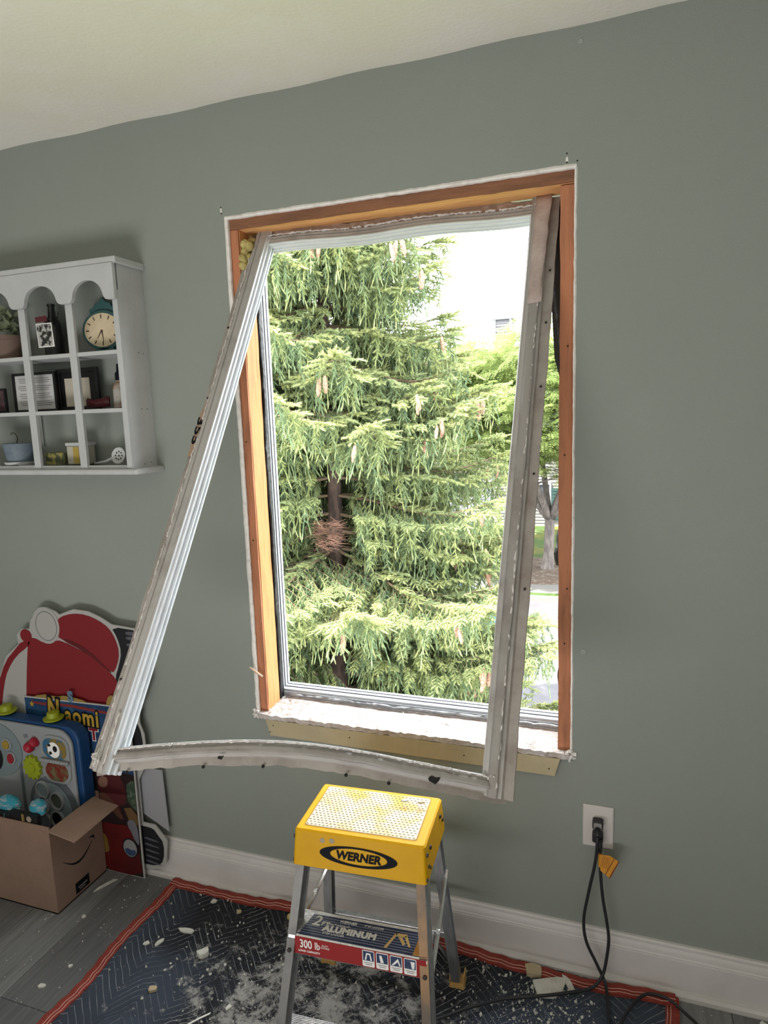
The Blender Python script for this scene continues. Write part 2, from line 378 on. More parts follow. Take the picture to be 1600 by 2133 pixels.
# outer frame left in the wall + black flashing paper
ow = thing('outer_window_frame', 'white outer window frame left in the wall behind the orange studs', 'window frame', (-0.586, 0.15, 0.66))
def frame_ring(x0, x1, z0, z1, wd, y0, y1):
    mb = MB()
    mb.box((x0 - wd, y0, z0 - wd), (x0, y1, z1 + wd)); mb.box((x1, y0, z0 - wd), (x1 + wd, y1, z1 + wd))
    mb.box((x0, y0, z0 - wd), (x1, y1, z0)); mb.box((x0, y0, z1), (x1, y1, z1 + wd)); return mb
fr = frame_ring(-1.050, -0.124, 0.674, 2.120, 0.041, 0.130, 0.190)
build(fr, 'casing', m_ext, ow, bevel=0.002)
fr = frame_ring(-1.060, -0.114, 0.666, 2.13, 0.03, 0.126, 0.134)
build(fr, 'inner_lip', m_ext, ow, bevel=0.001)
fr = MB(); fr.box((-1.050, .152, .674), (-1.0475, .155, 2.12)); fr.box((-1.050, .172, .674), (-1.0480, .174, 2.12)); fr.box((-1.047, .148, .674), (-.13, .151, .6765)); fr.box((-1.047, .170, .674), (-.13, .172, .6760))
build(fr, 'track_ribs', mat('dark_seal', (0.06, 0.06, 0.07), 0.5), ow)
def paper(p0, p1, n, w0, inn, seed, tilt=(0, -1, 0)):
    rr = random.Random(seed); mb = MB(); p0 = Vector(p0); p1 = Vector(p1); inn = Vector(inn); tl = Vector(tilt); a = 0; vs = []; fs = []
    for i in range(n + 1):
        a = a * .8 + rr.uniform(-1, 1) * .35
        c = p0 + (p1 - p0) * i / n; w = w0 * (1 + .55 * a)
        vs += [c, c + inn * w * .5 + tl * (.004 + .006 * rr.random()), c + inn * w + tl * (.010 * abs(a))]
    for i in range(n):
        for j in range(2): q = i * 3 + j; fs.append((q, q + 1, q + 4, q + 3))
    return mb.add(vs, fs)
fp = thing('flashing_paper', 'torn black flashing paper hanging round the inside of the window hole', 'building paper', (-0.586, 0.12, 0.66))
def solid(o, t=0.0008): s = o.modifiers.new('s', 'SOLIDIFY'); s.thickness = t; return o
solid(build(paper((-1.040, .098, .655), (-1.040, .098, 2.09), 70, .009, (1, 0, 0), 21), 'left_strip', m_flash, fp, smooth=True))
solid(build(MB().box((-1.060, .0865, .65), (-1.040, .128, 2.10)), 'left_backing', m_flash, fp))
solid(build(paper((-0.136, .104, .655), (-0.136, .104, 1.42), 60, .011, (-1, 0, 0), 22), 'right_strip', m_flash, fp, smooth=True))
solid(build(paper((-0.138, .104, 1.14), (-0.138, .104, 1.24), 6, .022, (-1, 0, 0), 25), 'right_flap', m_flash, fp, smooth=True))
solid(build(MB().add([(-.165, .112, 1.70), (-.138, .106, 1.60), (-.138, .106, 2.10), (-.185, .112, 2.10), (-.180, .115, 1.95)], [(0, 1, 2, 3, 4)]), 'right_upper_sheet', m_flash, fp))
solid(build(MB().box((HX0, .1, 2.075), (HX1, .128, 2.10)), 'head_strip', m_flash, fp))
solid(build(paper((-1.03, .122, .654), (-.14, .122, .654), 80, .010, (0, 0, 1), 23), 'sill_strip', mat('grey_flashing_tape', (0.16, 0.16, 0.17), 0.35, n2=((0.42, 0.43, 0.45), 9, 0.4, 0.6)), fp, smooth=True))

# foam insulation wad and a splinter at the left stud
fo = MB(); rr = random.Random(31)
for i in range(26):
    c = Vector((-1.020 + rr.uniform(-.012, .014), .03 + rr.uniform(-.018, .03), 2.035 + rr.uniform(-.042, .042))); s = rr.uniform(.008, .016)
    fo.lathe([(0.2 * s, -s), (.8 * s, -.5 * s), (s, 0), (.75 * s, .6 * s), (.2 * s, s)], 7, c, Euler((rr.random() * 3, rr.random() * 3, 0)).to_matrix().to_4x4())
o = build(fo, 'insulation_foam', m_foam, org=(-1.02, .03, 2.035), smooth=True); props(o, 'wad of yellow insulation foam stuck in the upper left window corner', 'insulation')
o = build(MB().tube([(-1.042, -.002, .768), (-1.058, -.012, .785), (-1.075, -.02, .803)], [.003, .004, .002], 6), 'wood_splinter', mat('splinter_wood', (.62, .45, .32), .8), org=(-1.058, -.012, .785)); props(o, 'pale wood splinter sticking out of the left stud low down', 'splinter')

# ------------------------------------------------------------------ the loosened inner window frame, hanging out into the room
TL, TR = Vector((-1.026, .075, 2.101)), Vector((-.155, .100, 2.098))
BL, BR = Vector((-1.103, -.66, .808)), Vector((-.188, -.48, .782))
wf = thing('pulled_window_frame', 'long bent grey-white vinyl window frame pried loose and hanging by its top', 'window frame', (-.62, .05, 2.09))
PROF = [(0, 0), (.003, .0025), (.007, 0), (.021, 0), (.022, -.003), (.025, -.003), (.026, .0005), (.036, 0), (.038, -.006), (.043, -.010), (.045, -.016), (.066, -.018), (.066, -.0205), (.044, -.020), (.042, -.048), (0, -.050),
        (0, -.043), (-.005, -.043), (-.005, -.040), (0, -.040), (0, -.030), (-.007, -.030), (-.007, -.026), (0, -.026), (0, -.013), (-.005, -.013), (-.005, -.010), (0, -.010)]
NTRACK = 15
def member(path, outward, name, seed, twist=(0, 0), ext=0.0, amp=.0008, finamp=.0025, prof=PROF, scale=1.0):
    rr = random.Random(seed); mb = MB(); secs = []; n = len(path); al = 0.; be = 0.; frames = []
    for i, p in enumerate(path):
        t = (path[min(i + 1, n - 1)] - path[max(i - 1, 0)]).normalized()
        u = Vector(outward(i / (n - 1))); u = (u - t * u.dot(t)).normalized(); w = t.cross(u)
        if w.y > 0: w = -w
        tw = twist[0] + (twist[1] - twist[0]) * i / (n - 1)
        u2 = u * math.cos(tw) + w * math.sin(tw); w2 = w * math.cos(tw) - u * math.sin(tw)
        al = al * .75 + rr.uniform(-1, 1) * .4; be = be * .8 + rr.uniform(-1, 1) * .35
        c = p - u * .062 * scale; zz_ = scale
        sec = []
        for a, b in prof:
            a2 = a * scale; b2 = b
            if a > .06: a2 += al * finamp; b2 += be * finamp
            elif a > .03: a2 += al * amp
            sec.append(c + u2 * a2 + w2 * (b2 + .016 + be * amp * .6))
        secs.append(sec); frames.append((c, u2, w2, t))
    mb.ring(secs)
    k = len(prof)
    mb.mi = []
    for i in range(n - 1):
        for j in range(k):
            mb.mi.append(1 if (j >= NTRACK) else (2 if 9 <= j <= 13 else 0))
    mb.mi += [0, 0]
    o = build(mb, name, [m_pvc, m_track, m_fin], wf, auto=30)
    return o, frames
def lerp(a, b, t): return a + (b - a) * t
n = 60
lp = [lerp(TL, BL, i / n) + Vector((.010, 0, 0)) * math.sin(PI * i / n) for i in range(n + 1)]
rp = [lerp(TR, BR, i / n) + Vector((0, -.004, 0)) * math.sin(PI * i / n) for i in range(n + 1)]
tp = [lerp(TL + Vector((.03, 0, 0)), TR - Vector((.03, 0, 0)), i / n) + Vector((0, 0, .003 * math.sin(i * .21) - .008)) for i in range(n + 1)]
def bow(t): 
    return Vector((0, 0, .050 * math.sin(PI * t ** .85) ** .9 - .004 * math.sin(t * 9) - .012))
bp_ = [lerp(BL + Vector((.02, 0, .0)), BR - Vector((.02, 0, .0)), i / n) + bow(i / n) for i in range(n + 1)]
_, frL = member(lp, lambda t: (-1, 0.15 * t, 0), 'left_stile', 41)
_, frR = member(rp, lambda t: (1, -.05, 0), 'right_stile', 42, twist=(.10, .38))
dn = (BL - TL).normalized()
_, frT = member(tp, lambda t: (0, .32, 1), 'top_rail', 43, twist=(0, 0), finamp=.003, scale=.62)
_, frB = member(bp_, lambda t: dn, 'bottom_rail', 44, twist=(.12, .30), finamp=.006, amp=.002, scale=.72)
# torn caulk beads, stuck along the ridge of each member
def bead(frames, u0, w0, name, m, seed, dens=.8, size=.003, rng=(0, 1), wid=.0):
    rr = random.Random(seed); mb = MB(); k = len(frames); cur = []
    def flush():
        if len(cur) > 2: mb.tube([c for c, r in cur], [r for c, r in cur], 6)
    for i in range(int(rng[0] * (k - 1)), int(rng[1] * (k - 1))):
        for h in range(3):
            c, u, w, t = frames[i]; c2 = c.lerp(frames[i + 1][0], h / 3)
            if rr.random() > dens: flush(); cur = []
            else: cur.append((c2 + u * (u0 + rr.uniform(-1, 1) * .0015) + w * (w0 + rr.uniform(0, 1) * .002), size * rr.uniform(.45, 1.3)))
    flush()
    return build(mb, name, m, wf, smooth=True)
bead(frL, .037, .016, 'torn_caulk', m_caulk, 51, .93, .0022, (.05, 1))
bead(frR, .037, .016, 'torn_caulk', m_caulk, 52, .93, .0020)
bead(frT, .026, .016, 'torn_caulk', m_caulk, 53, .97, .0030)
bead(frB, .003, .018, 'torn_caulk', m_caulk, 54, .95, .0022)
bead(frL, .010, .016, 'torn_caulk', m_caulk, 57, .95, .0028, (.90, 1))
# strips of torn tape and wrinkled membrane on the outer side of the rails
def strip(frames, u0, u1, w0, name, m, seed, rng=(0, 1), amp=.006, s=1.0):
    rr = random.Random(seed); mb = MB(); vs = []; fs = []; a = b = 0; idx = range(int(rng[0] * (len(frames) - 1)), int(rng[1] * (len(frames) - 1)) + 1)
    for i in idx:
        c, u, w, t = frames[i]; a = a * .75 + rr.uniform(-1, 1) * .5; b = b * .7 + rr.uniform(-1, 1) * .5
        for q in range(4):
            f = q / 3; uu = u0 + (u1 - u0) * f + (a * amp if q == 3 else 0); vs.append(c + u * uu + w * (w0 + (.003 * b if q in (1, 2) else 0)))
    for i in range(len(idx) - 1):
        for q in range(3): k = i * 4 + q; fs.append((k, k + 1, k + 5, k + 4))
    return solid(build(mb.add(vs, fs), name, m, wf, smooth=True), .0012)
strip(frT, .028, .050, .006, 'torn_tape', m_pink, 61, (.06, 1), .006)
strip(frR, .012, .048, .019, 'torn_tape', m_pink, 62, (0, .22), .006)
strip(frR, .016, .040, .0175, 'torn_membrane', mat('grey_membrane', (.30, .28, .26), .6, n2=((.20, .18, .165), 8, .45, .7), bump=(25, .4)), 63, (.2, 1), .003)
strip(frB, .009, .026, .0175, 'torn_membrane', MC['grey_membrane'], 64, (.04, .97), .003)
# screw holes in the fins
sh = MB()
def hole(fr, i, u0, w0, r):
    c, u, w, t = fr[i]; M = Matrix((u, t, w)).transposed().to_4x4(); sh.lathe([(r, -.0005), (r, .0008)], 8, c + u * u0 + w * w0, M)
for i, u0 in ((13, .056), (22, .055), (27, .055), (39, .054), (52, .056)): hole(frL, i, u0, .0005, .0035)
for i in (9, 15, 22, 31, 42): hole(frR, i, .056, .0005, .0028)
for i in (5, 17, 26, 38, 44): hole(frB, i, .05, .0005, .0038)
for d_, q_, z_ in ((50, .030, 1.0), (20, .036, .55)):
    c, u, w, t = frB[d_]; pg_ = [(-.013, .001), (-.006, .007), (.003, .005), (.012, .008), (.010, .0), (.004, -.008), (-.003, -.006), (-.010, -.004)]
    sh.prism([(a * z_, b * z_) for a, b in pg_], lambda p, q, h, c=c, u=u, w=w, t=t, q_=q_: c + t * p + u * (q_ - q) + w * (.0195 + h), 0, .001)
build(sh, 'screw_holes', m_dark, wf)['kind'] = 'stuff'
# white ragged ends
rg = MB()
rr = random.Random(77)
for p in (BL + Vector((.030, -.012, .035)), BL + Vector((.030, -.004, .010)), BR + Vector((-.020, -.004, .014)), BR + Vector((-.05, -.006, .045))):
    for i in range(7):
        q = p + Vector((rr.uniform(-.014, .014), rr.uniform(-.004, .004), rr.uniform(-.010, .010))); s = rr.uniform(.002, .005)
        rg.box((-s, -s * .4, -s * .5), (s, s * .4, s * .5), M=Matrix.Translation(q) @ Euler((rr.random() * 3, rr.random() * 3, rr.random() * 3)).to_matrix().to_4x4())
build(rg, 'broken_corner_bits', m_caulk, wf)['kind'] = 'stuff'
# printed size tag "355" on the left fin
i0 = 22; c, u, w, t = frL[i0]
tg = []
for a, b in ((0, .046), (2, .064), (7, .064), (7, .046)):
    cc, uu, ww, tt = frL[i0 + a]; tg.append(cc + uu * b + ww * .0018)
tm = MB().add(tg + [p + w * .0012 for p in tg], [(0, 1, 2, 3), (4, 7, 6, 5), (0, 4, 5, 1), (1, 5, 6, 2), (2, 6, 7, 3), (3, 7, 4, 0)])
tago = build(tm, 'size_sticker', mat('brown_sticker', (.34, .24, .17), .7), wf)
cc, uu, ww, tt = frL[i0 + 4]
cv = text('355', 'lettering', .060, m_black, wf, cc + uu * .0550 + ww * .0040, bold=.0016, sx=.92, ext=.0003)
Mx = Matrix((tt, uu, ww)).transposed()
if Mx.determinant() < 0: Mx = Matrix((tt, -uu, ww)).transposed()
cv.rotation_euler = Mx.to_euler(); cv.scale = (.92, .46, 1)

# ------------------------------------------------------------------ step ladder
LZ = math.radians(3.5)
lad = thing('step_ladder', 'small aluminium step ladder with a yellow plastic top under the hanging window frame', 'ladder', (-.574, -.309, 0.012), rotz=LZ)
ORG[lad.name] = Vector((0, 0, 0.012))
def lb(mb, name, m, **k): return build(mb, name, m, lad, **k)
a, b, z1, z0 = .1625, .1025, .58, .492
top = MB(); a2, b2 = a + .005, b + .011
r0 = rrect(-a, -b, a, b, .008, 4); r1 = rrect(-a2, -b2, a2, b2, .008, 4); rt_ = rrect(-a + .004, -b + .004, a - .004, b - .004, .006, 4)
nn = len(r0); vs = [(x, y, z1) for x, y in rt_] + [(x, y, z1 - .004) for x, y in r0] + [(x, y, z0) for x, y in r1] + [(x * .98, y * .97, z0) for x, y in r1] + [(x * .98, y * .97, z1 - .012) for x, y in r0]
fs = [tuple(range(nn))] + [(L * nn + i, L * nn + (i + 1) % nn, (L + 1) * nn + (i + 1) % nn, (L + 1) * nn + i) for L in range(4) for i in range(nn)] + [tuple(range(5 * nn - 1, 4 * nn - 1, -1))]
ltop = lb(MB().add(vs, fs), 'top_cap', m_yel, auto=35)
pad = lb(MB().prism(rrect(-.142, -.083, .136, .088, .006, 4), lambda u, v, h: Vector((u, v, z1 + h)), -.001, .0012), 'tread_pad', m_pad)
dm = MB()
for j in range(18):
    for i in range(27):
        cx = -.1375 + i * .0103 + (.00515 if j % 2 else 0); cy = -.078 + j * .0093
        if cx > .131: continue
        dm.add([(cx - .0038, cy, z1 + .0016), (cx, cy - .0021, z1 + .0016), (cx + .0038, cy, z1 + .0016), (cx, cy + .0021, z1 + .0016)], [(0, 1, 2, 3)])
build(dm, 'tread_recesses', m_dia, pad, recalc=False)['kind'] = 'stuff'
ln = MB()
o_, i_ = rrect(-.1445, -.0855, .1385, .0905, .007, 4), rrect(-.1435, -.0845, .1375, .0895, .0065, 4)
k = len(o_); ln.add([(x, y, z1 + .0013) for x, y in o_] + [(x, y, z1 + .0013) for x, y in i_], [(i, (i + 1) % k, k + (i + 1) % k, k + i) for i in range(k)])
lb(ln, 'pad_outline', m_dia, recalc=False)
# front badge
tilt = math.atan2(.011, .084); fy = lambda z: -b - .011 * (z1 - .004 - z) / .084
def frontfn(u, v, h): return Vector((u, fy(v) - h, v + h * .12))
zc = .532
oE = ell(0, zc, .097, .0235, 48); iE = ell(.001, zc + .0005, .071, .0185, 48)
bd = MB(); k = 48
bd.add([frontfn(u, v, .0009) for u, v in oE] + [frontfn(u, v, .0009) for u, v in iE], [(i, (i + 1) % k, k + (i + 1) % k, k + i) for i in range(k)])
lb(bd, 'oval_badge', m_black, recalc=False)
text('WERNER', 'lettering', .0275, m_black, lad, (0, fy(zc) - .0014, zc - .0005), rot=(PI / 2 - tilt, 0, 0), bold=.0011, shear=.15, sx=1.0)
sc = MB()
for x, z in ((-.090, .560), (-.066, .562)):
    sc.prism(ell(x, z, .007, .006, 12), lambda u, v, h: frontfn(u, v, h), .0003, .0007)
lb(sc, 'scuff_marks', mat('grey_scuffs', (.36, .30, .20), .7))
# side rivets
for y, z in ((-.095, .556), (-.060, .552), (-.085, .520), (-.068, .505), (.06, .555), (.085, .53), (-.105, .5)):
    for sg in (-1, 1): lb(MB().lathe([(.0052, -.002), (.0052, .001), (.003, .0025)], 12, (sg * (a + .0035), y, z), Matrix.Rotation(sg * PI / 2, 4, 'Y')), 'rivet', mat('dark_rivet', (.07, .06, .055), .5, .6))
# legs: C channels, open side inward
def leg(x_top, x_bot, y_top, y_bot, zt, zb, wd, dp, name, m, facey, sg):
    mb = MB(); th = .0022; secs = []
    for i in range(7):
        t = i / 6; z = zt + (zb - zt) * t; x = x_top + (x_bot - x_top) * t; y = y_top + (y_bot - y_top) * t
        pts = [(0, 0), (wd, 0), (wd, th), (th, th), (th, dp * .3), (th * 1.8, dp * .32), (th, dp * .36), (th, dp * .64), (th * 1.8, dp * .68), (th, dp * .72), (th, dp - th), (wd, dp - th), (wd, dp), (0, dp), (0, dp * .8), (-.0015, dp * .78), (0, dp * .75), (0, dp * .55), (-.0015, dp * .52), (0, dp * .5), (0, dp * .3), (-.0015, dp * .27), (0, dp * .24)]
        secs.append([(x - sg * u, y + facey * v, z) for u, v in pts])
    mb.ring(secs); k = len(secs[0]); mb.mi = [(1 if j in (0, 1) else 0) for i in range(6) for j in range(k)] + [0, 0]
    return lb(mb, name, [m_alu, m], auto=30)
zf = lambda z: -.105 - .28 * (.5 - z)
xf = lambda z: .160 + .085 * (.5 - z)
leg(-xf(.565), -xf(.012), zf(.565), zf(.012), .565, .0, .021, .052, 'front_leg', m_alu_f, 1, -1)
leg(xf(.565), xf(.012), zf(.565), zf(.012), .565, .0, .021, .052, 'front_leg', m_brass, 1, 1)
yr = lambda z: .098 + .115 * (.5 - z); xr = lambda z: .160 + .075 * (.5 - z)
leg(-xr(.565), -xr(.03), yr(.565) - .01, yr(.03), .565, .025, .024, .028, 'rear_leg', m_alu_f, -1, -1)
leg(xr(.565), xr(.03), yr(.565) - .01, yr(.03), .565, .025, .024, .028, 'rear_leg', m_alu_f, -1, 1)
for sg in (-1, 1):
    x = sg * (xr(.0) - .010); y = yr(0) - .012
    f = MB().hexa([(x - .024, y - .026, 0), (x + .024, y - .026, 0), (x + .024, y + .022, 0), (x - .024, y + .022, 0)], [(x - .019, y - .020, .022), (x + .019, y - .020, .022), (x + .019, y + .016, .022), (x - .019, y + .016, .022)])
    f.box((x - .021, y - .02, .02), (x - .017, y + .016, .045)); f.box((x + .017, y - .02, .02), (x + .021, y + .016, .045))
    lb(f, 'foot', m_foot, bevel=.002)
    y = zf(0) + .026; x = sg * (xf(0) - .010)
    lb(MB().hexa([(x - .02, y - .03, 0), (x + .02, y - .03, 0), (x + .02, y + .03, 0), (x - .02, y + .03, 0)], [(x - .016, y - .029, .02), (x + .016, y - .029, .02), (x + .016, y + .026, .02), (x - .016, y + .026, .02)]), 'foot', m_foot, bevel=.002)
# steps with ribbed treads
def step(zt, name):
    yF = zf(zt) - .002; w_ = xf(zt) - .003; pts = []
    d = .086; n = 17
    pts.append((yF + .004, zt - .052)); pts.append((yF, zt - .050)); pts.append((yF, zt - .010)); pts.append((yF + .002, zt - .004)); pts.append((yF + .006, zt - .0005))
    for i in range(n):
        y = yF + .010 + (d - .012) * i / n; pts += [(y, zt), (y + .0013, zt + .0016), (y + .0030, zt + .0016), (y + .0042, zt)]
    pts += [(yF + d, zt - .002), (yF + d, zt - .03), (yF + d - .002, zt - .03), (yF + d - .002, zt - .006), (yF + .008, zt - .006), (yF + .003, zt - .012), (yF + .003, zt - .048)]
    mb = MB().ring([[(x, y, z) for y, z in pts] for x in (-w_, w_)])
    return lb(mb, name, m_alu), yF, w_
st, yF, w_ = step(.335, 'upper_step')
zt = .335; d = .086
# printed label wrapped over the step nose
lab = MB()
def treadfn(u, v, h): return Vector((u, v, zt + .0018 + h))
lab.prism([(-w_ + .024, yF + .003), (-w_ + .040, yF + .072), (w_ - .001, yF + .074), (w_ - .001, yF + .003)], treadfn, 0, .0006)
navy = build(lab, 'navy_label', m_navy, lad)
rd = MB().prism([(-w_ + .010, zt - .048), (-w_ + .018, zt - .0015), (w_ - .001, zt - .0015), (w_ - .001, zt - .048)], lambda u, v, h: Vector((u, yF - h, v)), .0003, .001)
redl = build(rd, 'red_label', m_red, lad)
rb = MB()
for i in range(0, 16, 2):
    y = yF + .010 + (.062) * i / 16
    rb.box((-w_ + .026 + .0135 * i / 16, y, zt + .0022), (w_ - .001, y + .0009, zt + .0027))
build(rb, 'label_ribs', mat('label_shine', (.50, .53, .60), .3), lad)
text('2', 'lettering', .044, m_lwh, lad, (-.115, yF + .050, zt + .0032), rot=(0, 0, 0), bold=.0008, shear=.1)
text('FT', 'lettering', .019, m_lwh, lad, (-.092, yF + .045, zt + .0032), rot=(0, 0, 0), bold=.0004)
text('WERNER', 'lettering', .011, m_lwh, lad, (-.038, yF + .062, zt + .0032), rot=(0, 0, 0), bold=.0003, shear=.15)
text('LIGHTWEIGHT', 'lettering', .009, m_lwh, lad, (-.060, yF + .0475, zt + .0032), rot=(0, 0, 0))
text('ALUMINUM', 'lettering', .0245, m_lwh, lad, (-.026, yF + .033, zt + .0032), rot=(0, 0, 0), bold=.0016, spacing=1.08)
text('STEP LADDER', 'lettering', .009, m_lwh, lad, (-.062, yF + .0185, zt + .0032), rot=(0, 0, 0))
text('STEP LADDER', 'lettering', .008, m_lwh, lad, (.028, yF + .062, zt + .0032), rot=(0, 0, 0))
# small printed ladder picture + orange block
pic = MB()
for L in (([(.066, .010), (.083, .058), (.089, .058), (.073, .010)]), ([(.083, .058), (.112, .060), (.110, .050), (.088, .050)]), ([(.106, .052), (.112, .056), (.128, .024), (.122, .024)]), ([(.092, .048), (.108, .026), (.114, .03), (.102, .048)])):
    pic.prism([(x, yF + y) for x, y in L], treadfn, .0010, .0014)
build(pic, 'printed_ladder_picture', mat('printed_amber', (.80, .55, .22), .5), navy)
build(MB().prism([(.137, yF + .004), (.141, yF + .060), (w_ - .002, yF + .060), (w_ - .002, yF + .004)], treadfn, .0010, .0014), 'orange_block', m_org, navy)
text('300', 'lettering', .030, m_lwh, lad, (-.126, yF - .0013, zt - .020), sx=.72, bold=.0005)
text('lb', 'lettering', .026, m_lwh, lad, (-.0965, yF - .0013, zt - .020), sx=.75, bold=.0003)
text('LOAD CAPACITY', 'lettering', .0072, m_lwh, lad, (-.118, yF - .0013, zt - .038), bold=.0002)
text('DUTY\nRATING', 'lettering', .006, m_lwh, lad, (-.0765, yF - .0013, zt - .018))
for i in range(4):
    x = .0315 + i * .0335
    pf = lambda u, v, h: Vector((u, yF - h, v))
    ic = build(MB().prism(rrect(x - .0148, zt - .0455, x + .0148, zt - .0035, .003, 3), pf, .001, .0014), 'picture_panel', m_lwh, redl)
    build(MB().prism([(x - .0132, zt - .030), (x - .0132, zt - .0055), (x + .0132, zt - .0055), (x + .0132, zt - .030)], pf, .0014, .0017), 'picture', m_navy, ic)
    q = MB()
    if i == 0: q.prism([(x - .009, zt - .028), (x - .005, zt - .010), (x + .005, zt - .010), (x + .009, zt - .028), (x + .005, zt - .028), (x + .003, zt - .014), (x - .003, zt - .014), (x - .005, zt - .028)], pf, .0017, .002)
    if i == 1: q.prism([(x - .004, zt - .028), (x - .007, zt - .010), (x - .001, zt - .010), (x + .004, zt - .028)], pf, .0017, .002)
    if i == 2: q.prism([(x - .011, zt - .028), (x + .005, zt - .009), (x + .011, zt - .028), (x + .008, zt - .028), (x + .004, zt - .018), (x - .006, zt - .028)], pf, .0017, .002)
    if i == 3: q.prism([(x + .001, zt - .010), (x + .011, zt - .010), (x + .010, zt - .028), (x + .004, zt - .028)], pf, .0017, .002)
    build(q, 'figure', m_lwh, ic)
    tb = MB()
    for r_ in range(2): tb.box((x - .011 + r_ * .003, yF - .0018, zt - .036 - r_ * .0045), (x + .011 - r_ * .003, yF - .0014, zt - .0345 - r_ * .0045))
    build(tb, 'caption_lines', m_greyp, ic)
step(.095, 'lower_step')
# rivets holding the step
for sg in (-1, 1):
    for z in (.297, .06):
        lb(MB().lathe([(.0052, 0), (.0052, .0016), (.003, .003)], 12, (sg * (xf(z) - .010), zf(z) + .0004, z), Matrix.Rotation(PI / 2, 4, 'X')), 'rivet', MC['dark_rivet'])
# rear horizontal brace and diagonals
z = .165; y = yr(z) - .014
lb(MB().box((-xr(z) + .003, y - .002, z - .006), (xr(z) - .003, y + .016, z + .008)), 'rear_brace', m_alu, bevel=.001)
for sg in (-1, 1):
    lb(MB().tube([(sg * (xr(.16) - .065), yr(.16) - .012, .158), (sg * (xr(.04) - .012), yr(.04) - .012, .05)], .005, 6), 'corner_brace', m_alu_f)
    xo = .004
    p0 = Vector((sg * (xf(.22) - .012), zf(.22) + .03, .222)); p1 = Vector((sg * (xr(.40) + .004 if sg > 0 else xr(.36) - .02), yr(.36) - .012, .36 if sg < 0 else .375))
    if sg < 0: p0 = Vector((-xf(.31) + .012, zf(.31) + .045, .312))
    md = (p0 + p1) / 2
    mb = MB().tube([p0, p0.lerp(p1, .08) + Vector((0, 0, .004)), md, p0.lerp(p1, .92) + Vector((0, 0, .004)), p1], [.004, .0055, .0055, .0055, .004], 6)
    mb.lathe([(.008, -.004), (.008, .004)], 10, md, Matrix.Rotation(PI / 2, 4, 'Y'))
    lb(mb, 'spreader_bar', mat('bright_aluminium', (.85, .86, .88), .22, .9))
# two crumbs on the yellow top
for k_, (x, y, m, lb_) in enumerate(((-.06, .05, m_chip, 'small white plaster flake lying on the yellow ladder top'), (.005, .055, m_chiptan, 'small tan wood crumb on the yellow ladder top, right of the white flake'))):
    p = Vector((-.574 + .055 + x * .0 + (.02 if k_ == 0 else .062), -.309 + y, .5935))
    o = build(MB().prism([(-.009, -.003), (-.002, -.005), (.01, .001), (.004, .005), (-.003, .001)], lambda u, v, h: p + Vector((u, v, h)), 0, .0035), 'plaster_flake' if k_ == 0 else 'wood_crumb', m, org=p); props(o, lb_, 'debris')

# ------------------------------------------------------------------ moving blanket
BX0, BX1, BY1, BY0 = -1.417, .165, -.035, -1.95
def hgt(x, y):
    h = .006 + .003 * math.sin(x * 9 + y * 4) * math.sin(y * 7 - x * 3) + .002 * math.sin(x * 23 + y * 17)
    # ridges / folds
    for (ax, ay, bx_, by_, w, a) in ((-1.05, -.25, -.93, -.62, .018, .016), (-.45, -.40, -.62, -.75, .022, .022), (-.30, -.55, .1, -.32, .02, .018), (-1.0, -.06, -.95, -.03, .03, .008), (-.2, -.25, .05, -.6, .03, .012), (-.7, -.5, -.3, -.62, .025, .012), (-1.25, -.55, -1.05, -.5, .02, .012), (-1.35, -.2, -1.2, -.5, .03, .006), (-.15, -.4, .12, -.15, .02, .012), (-.8, -.12, -.45, -.16, .03, .008), (-1.12, -.4, -.95, -.33, .02, .008)):
        px, py = x - ax, y - ay; dx, dy = bx_ - ax, by_ - ay; L2 = dx * dx + dy * dy
        t = max(0, min(1, (px * dx + py * dy) / L2)); q = math.hypot(px - t * dx, py - t * dy)
        h += a * math.exp(-(q / w) ** 2)
    return max(h, .003)
def quilt(x, y):
    p = .085; t = abs(((x + y * .0) / p) % 2 - 1) * p; v = (y + t * 1.0) / .026; f = abs(v % 1 - .5)
    return f
m_quilt = bpy.data.materials.new('quilted_navy_fabric'); m_quilt.use_nodes = True
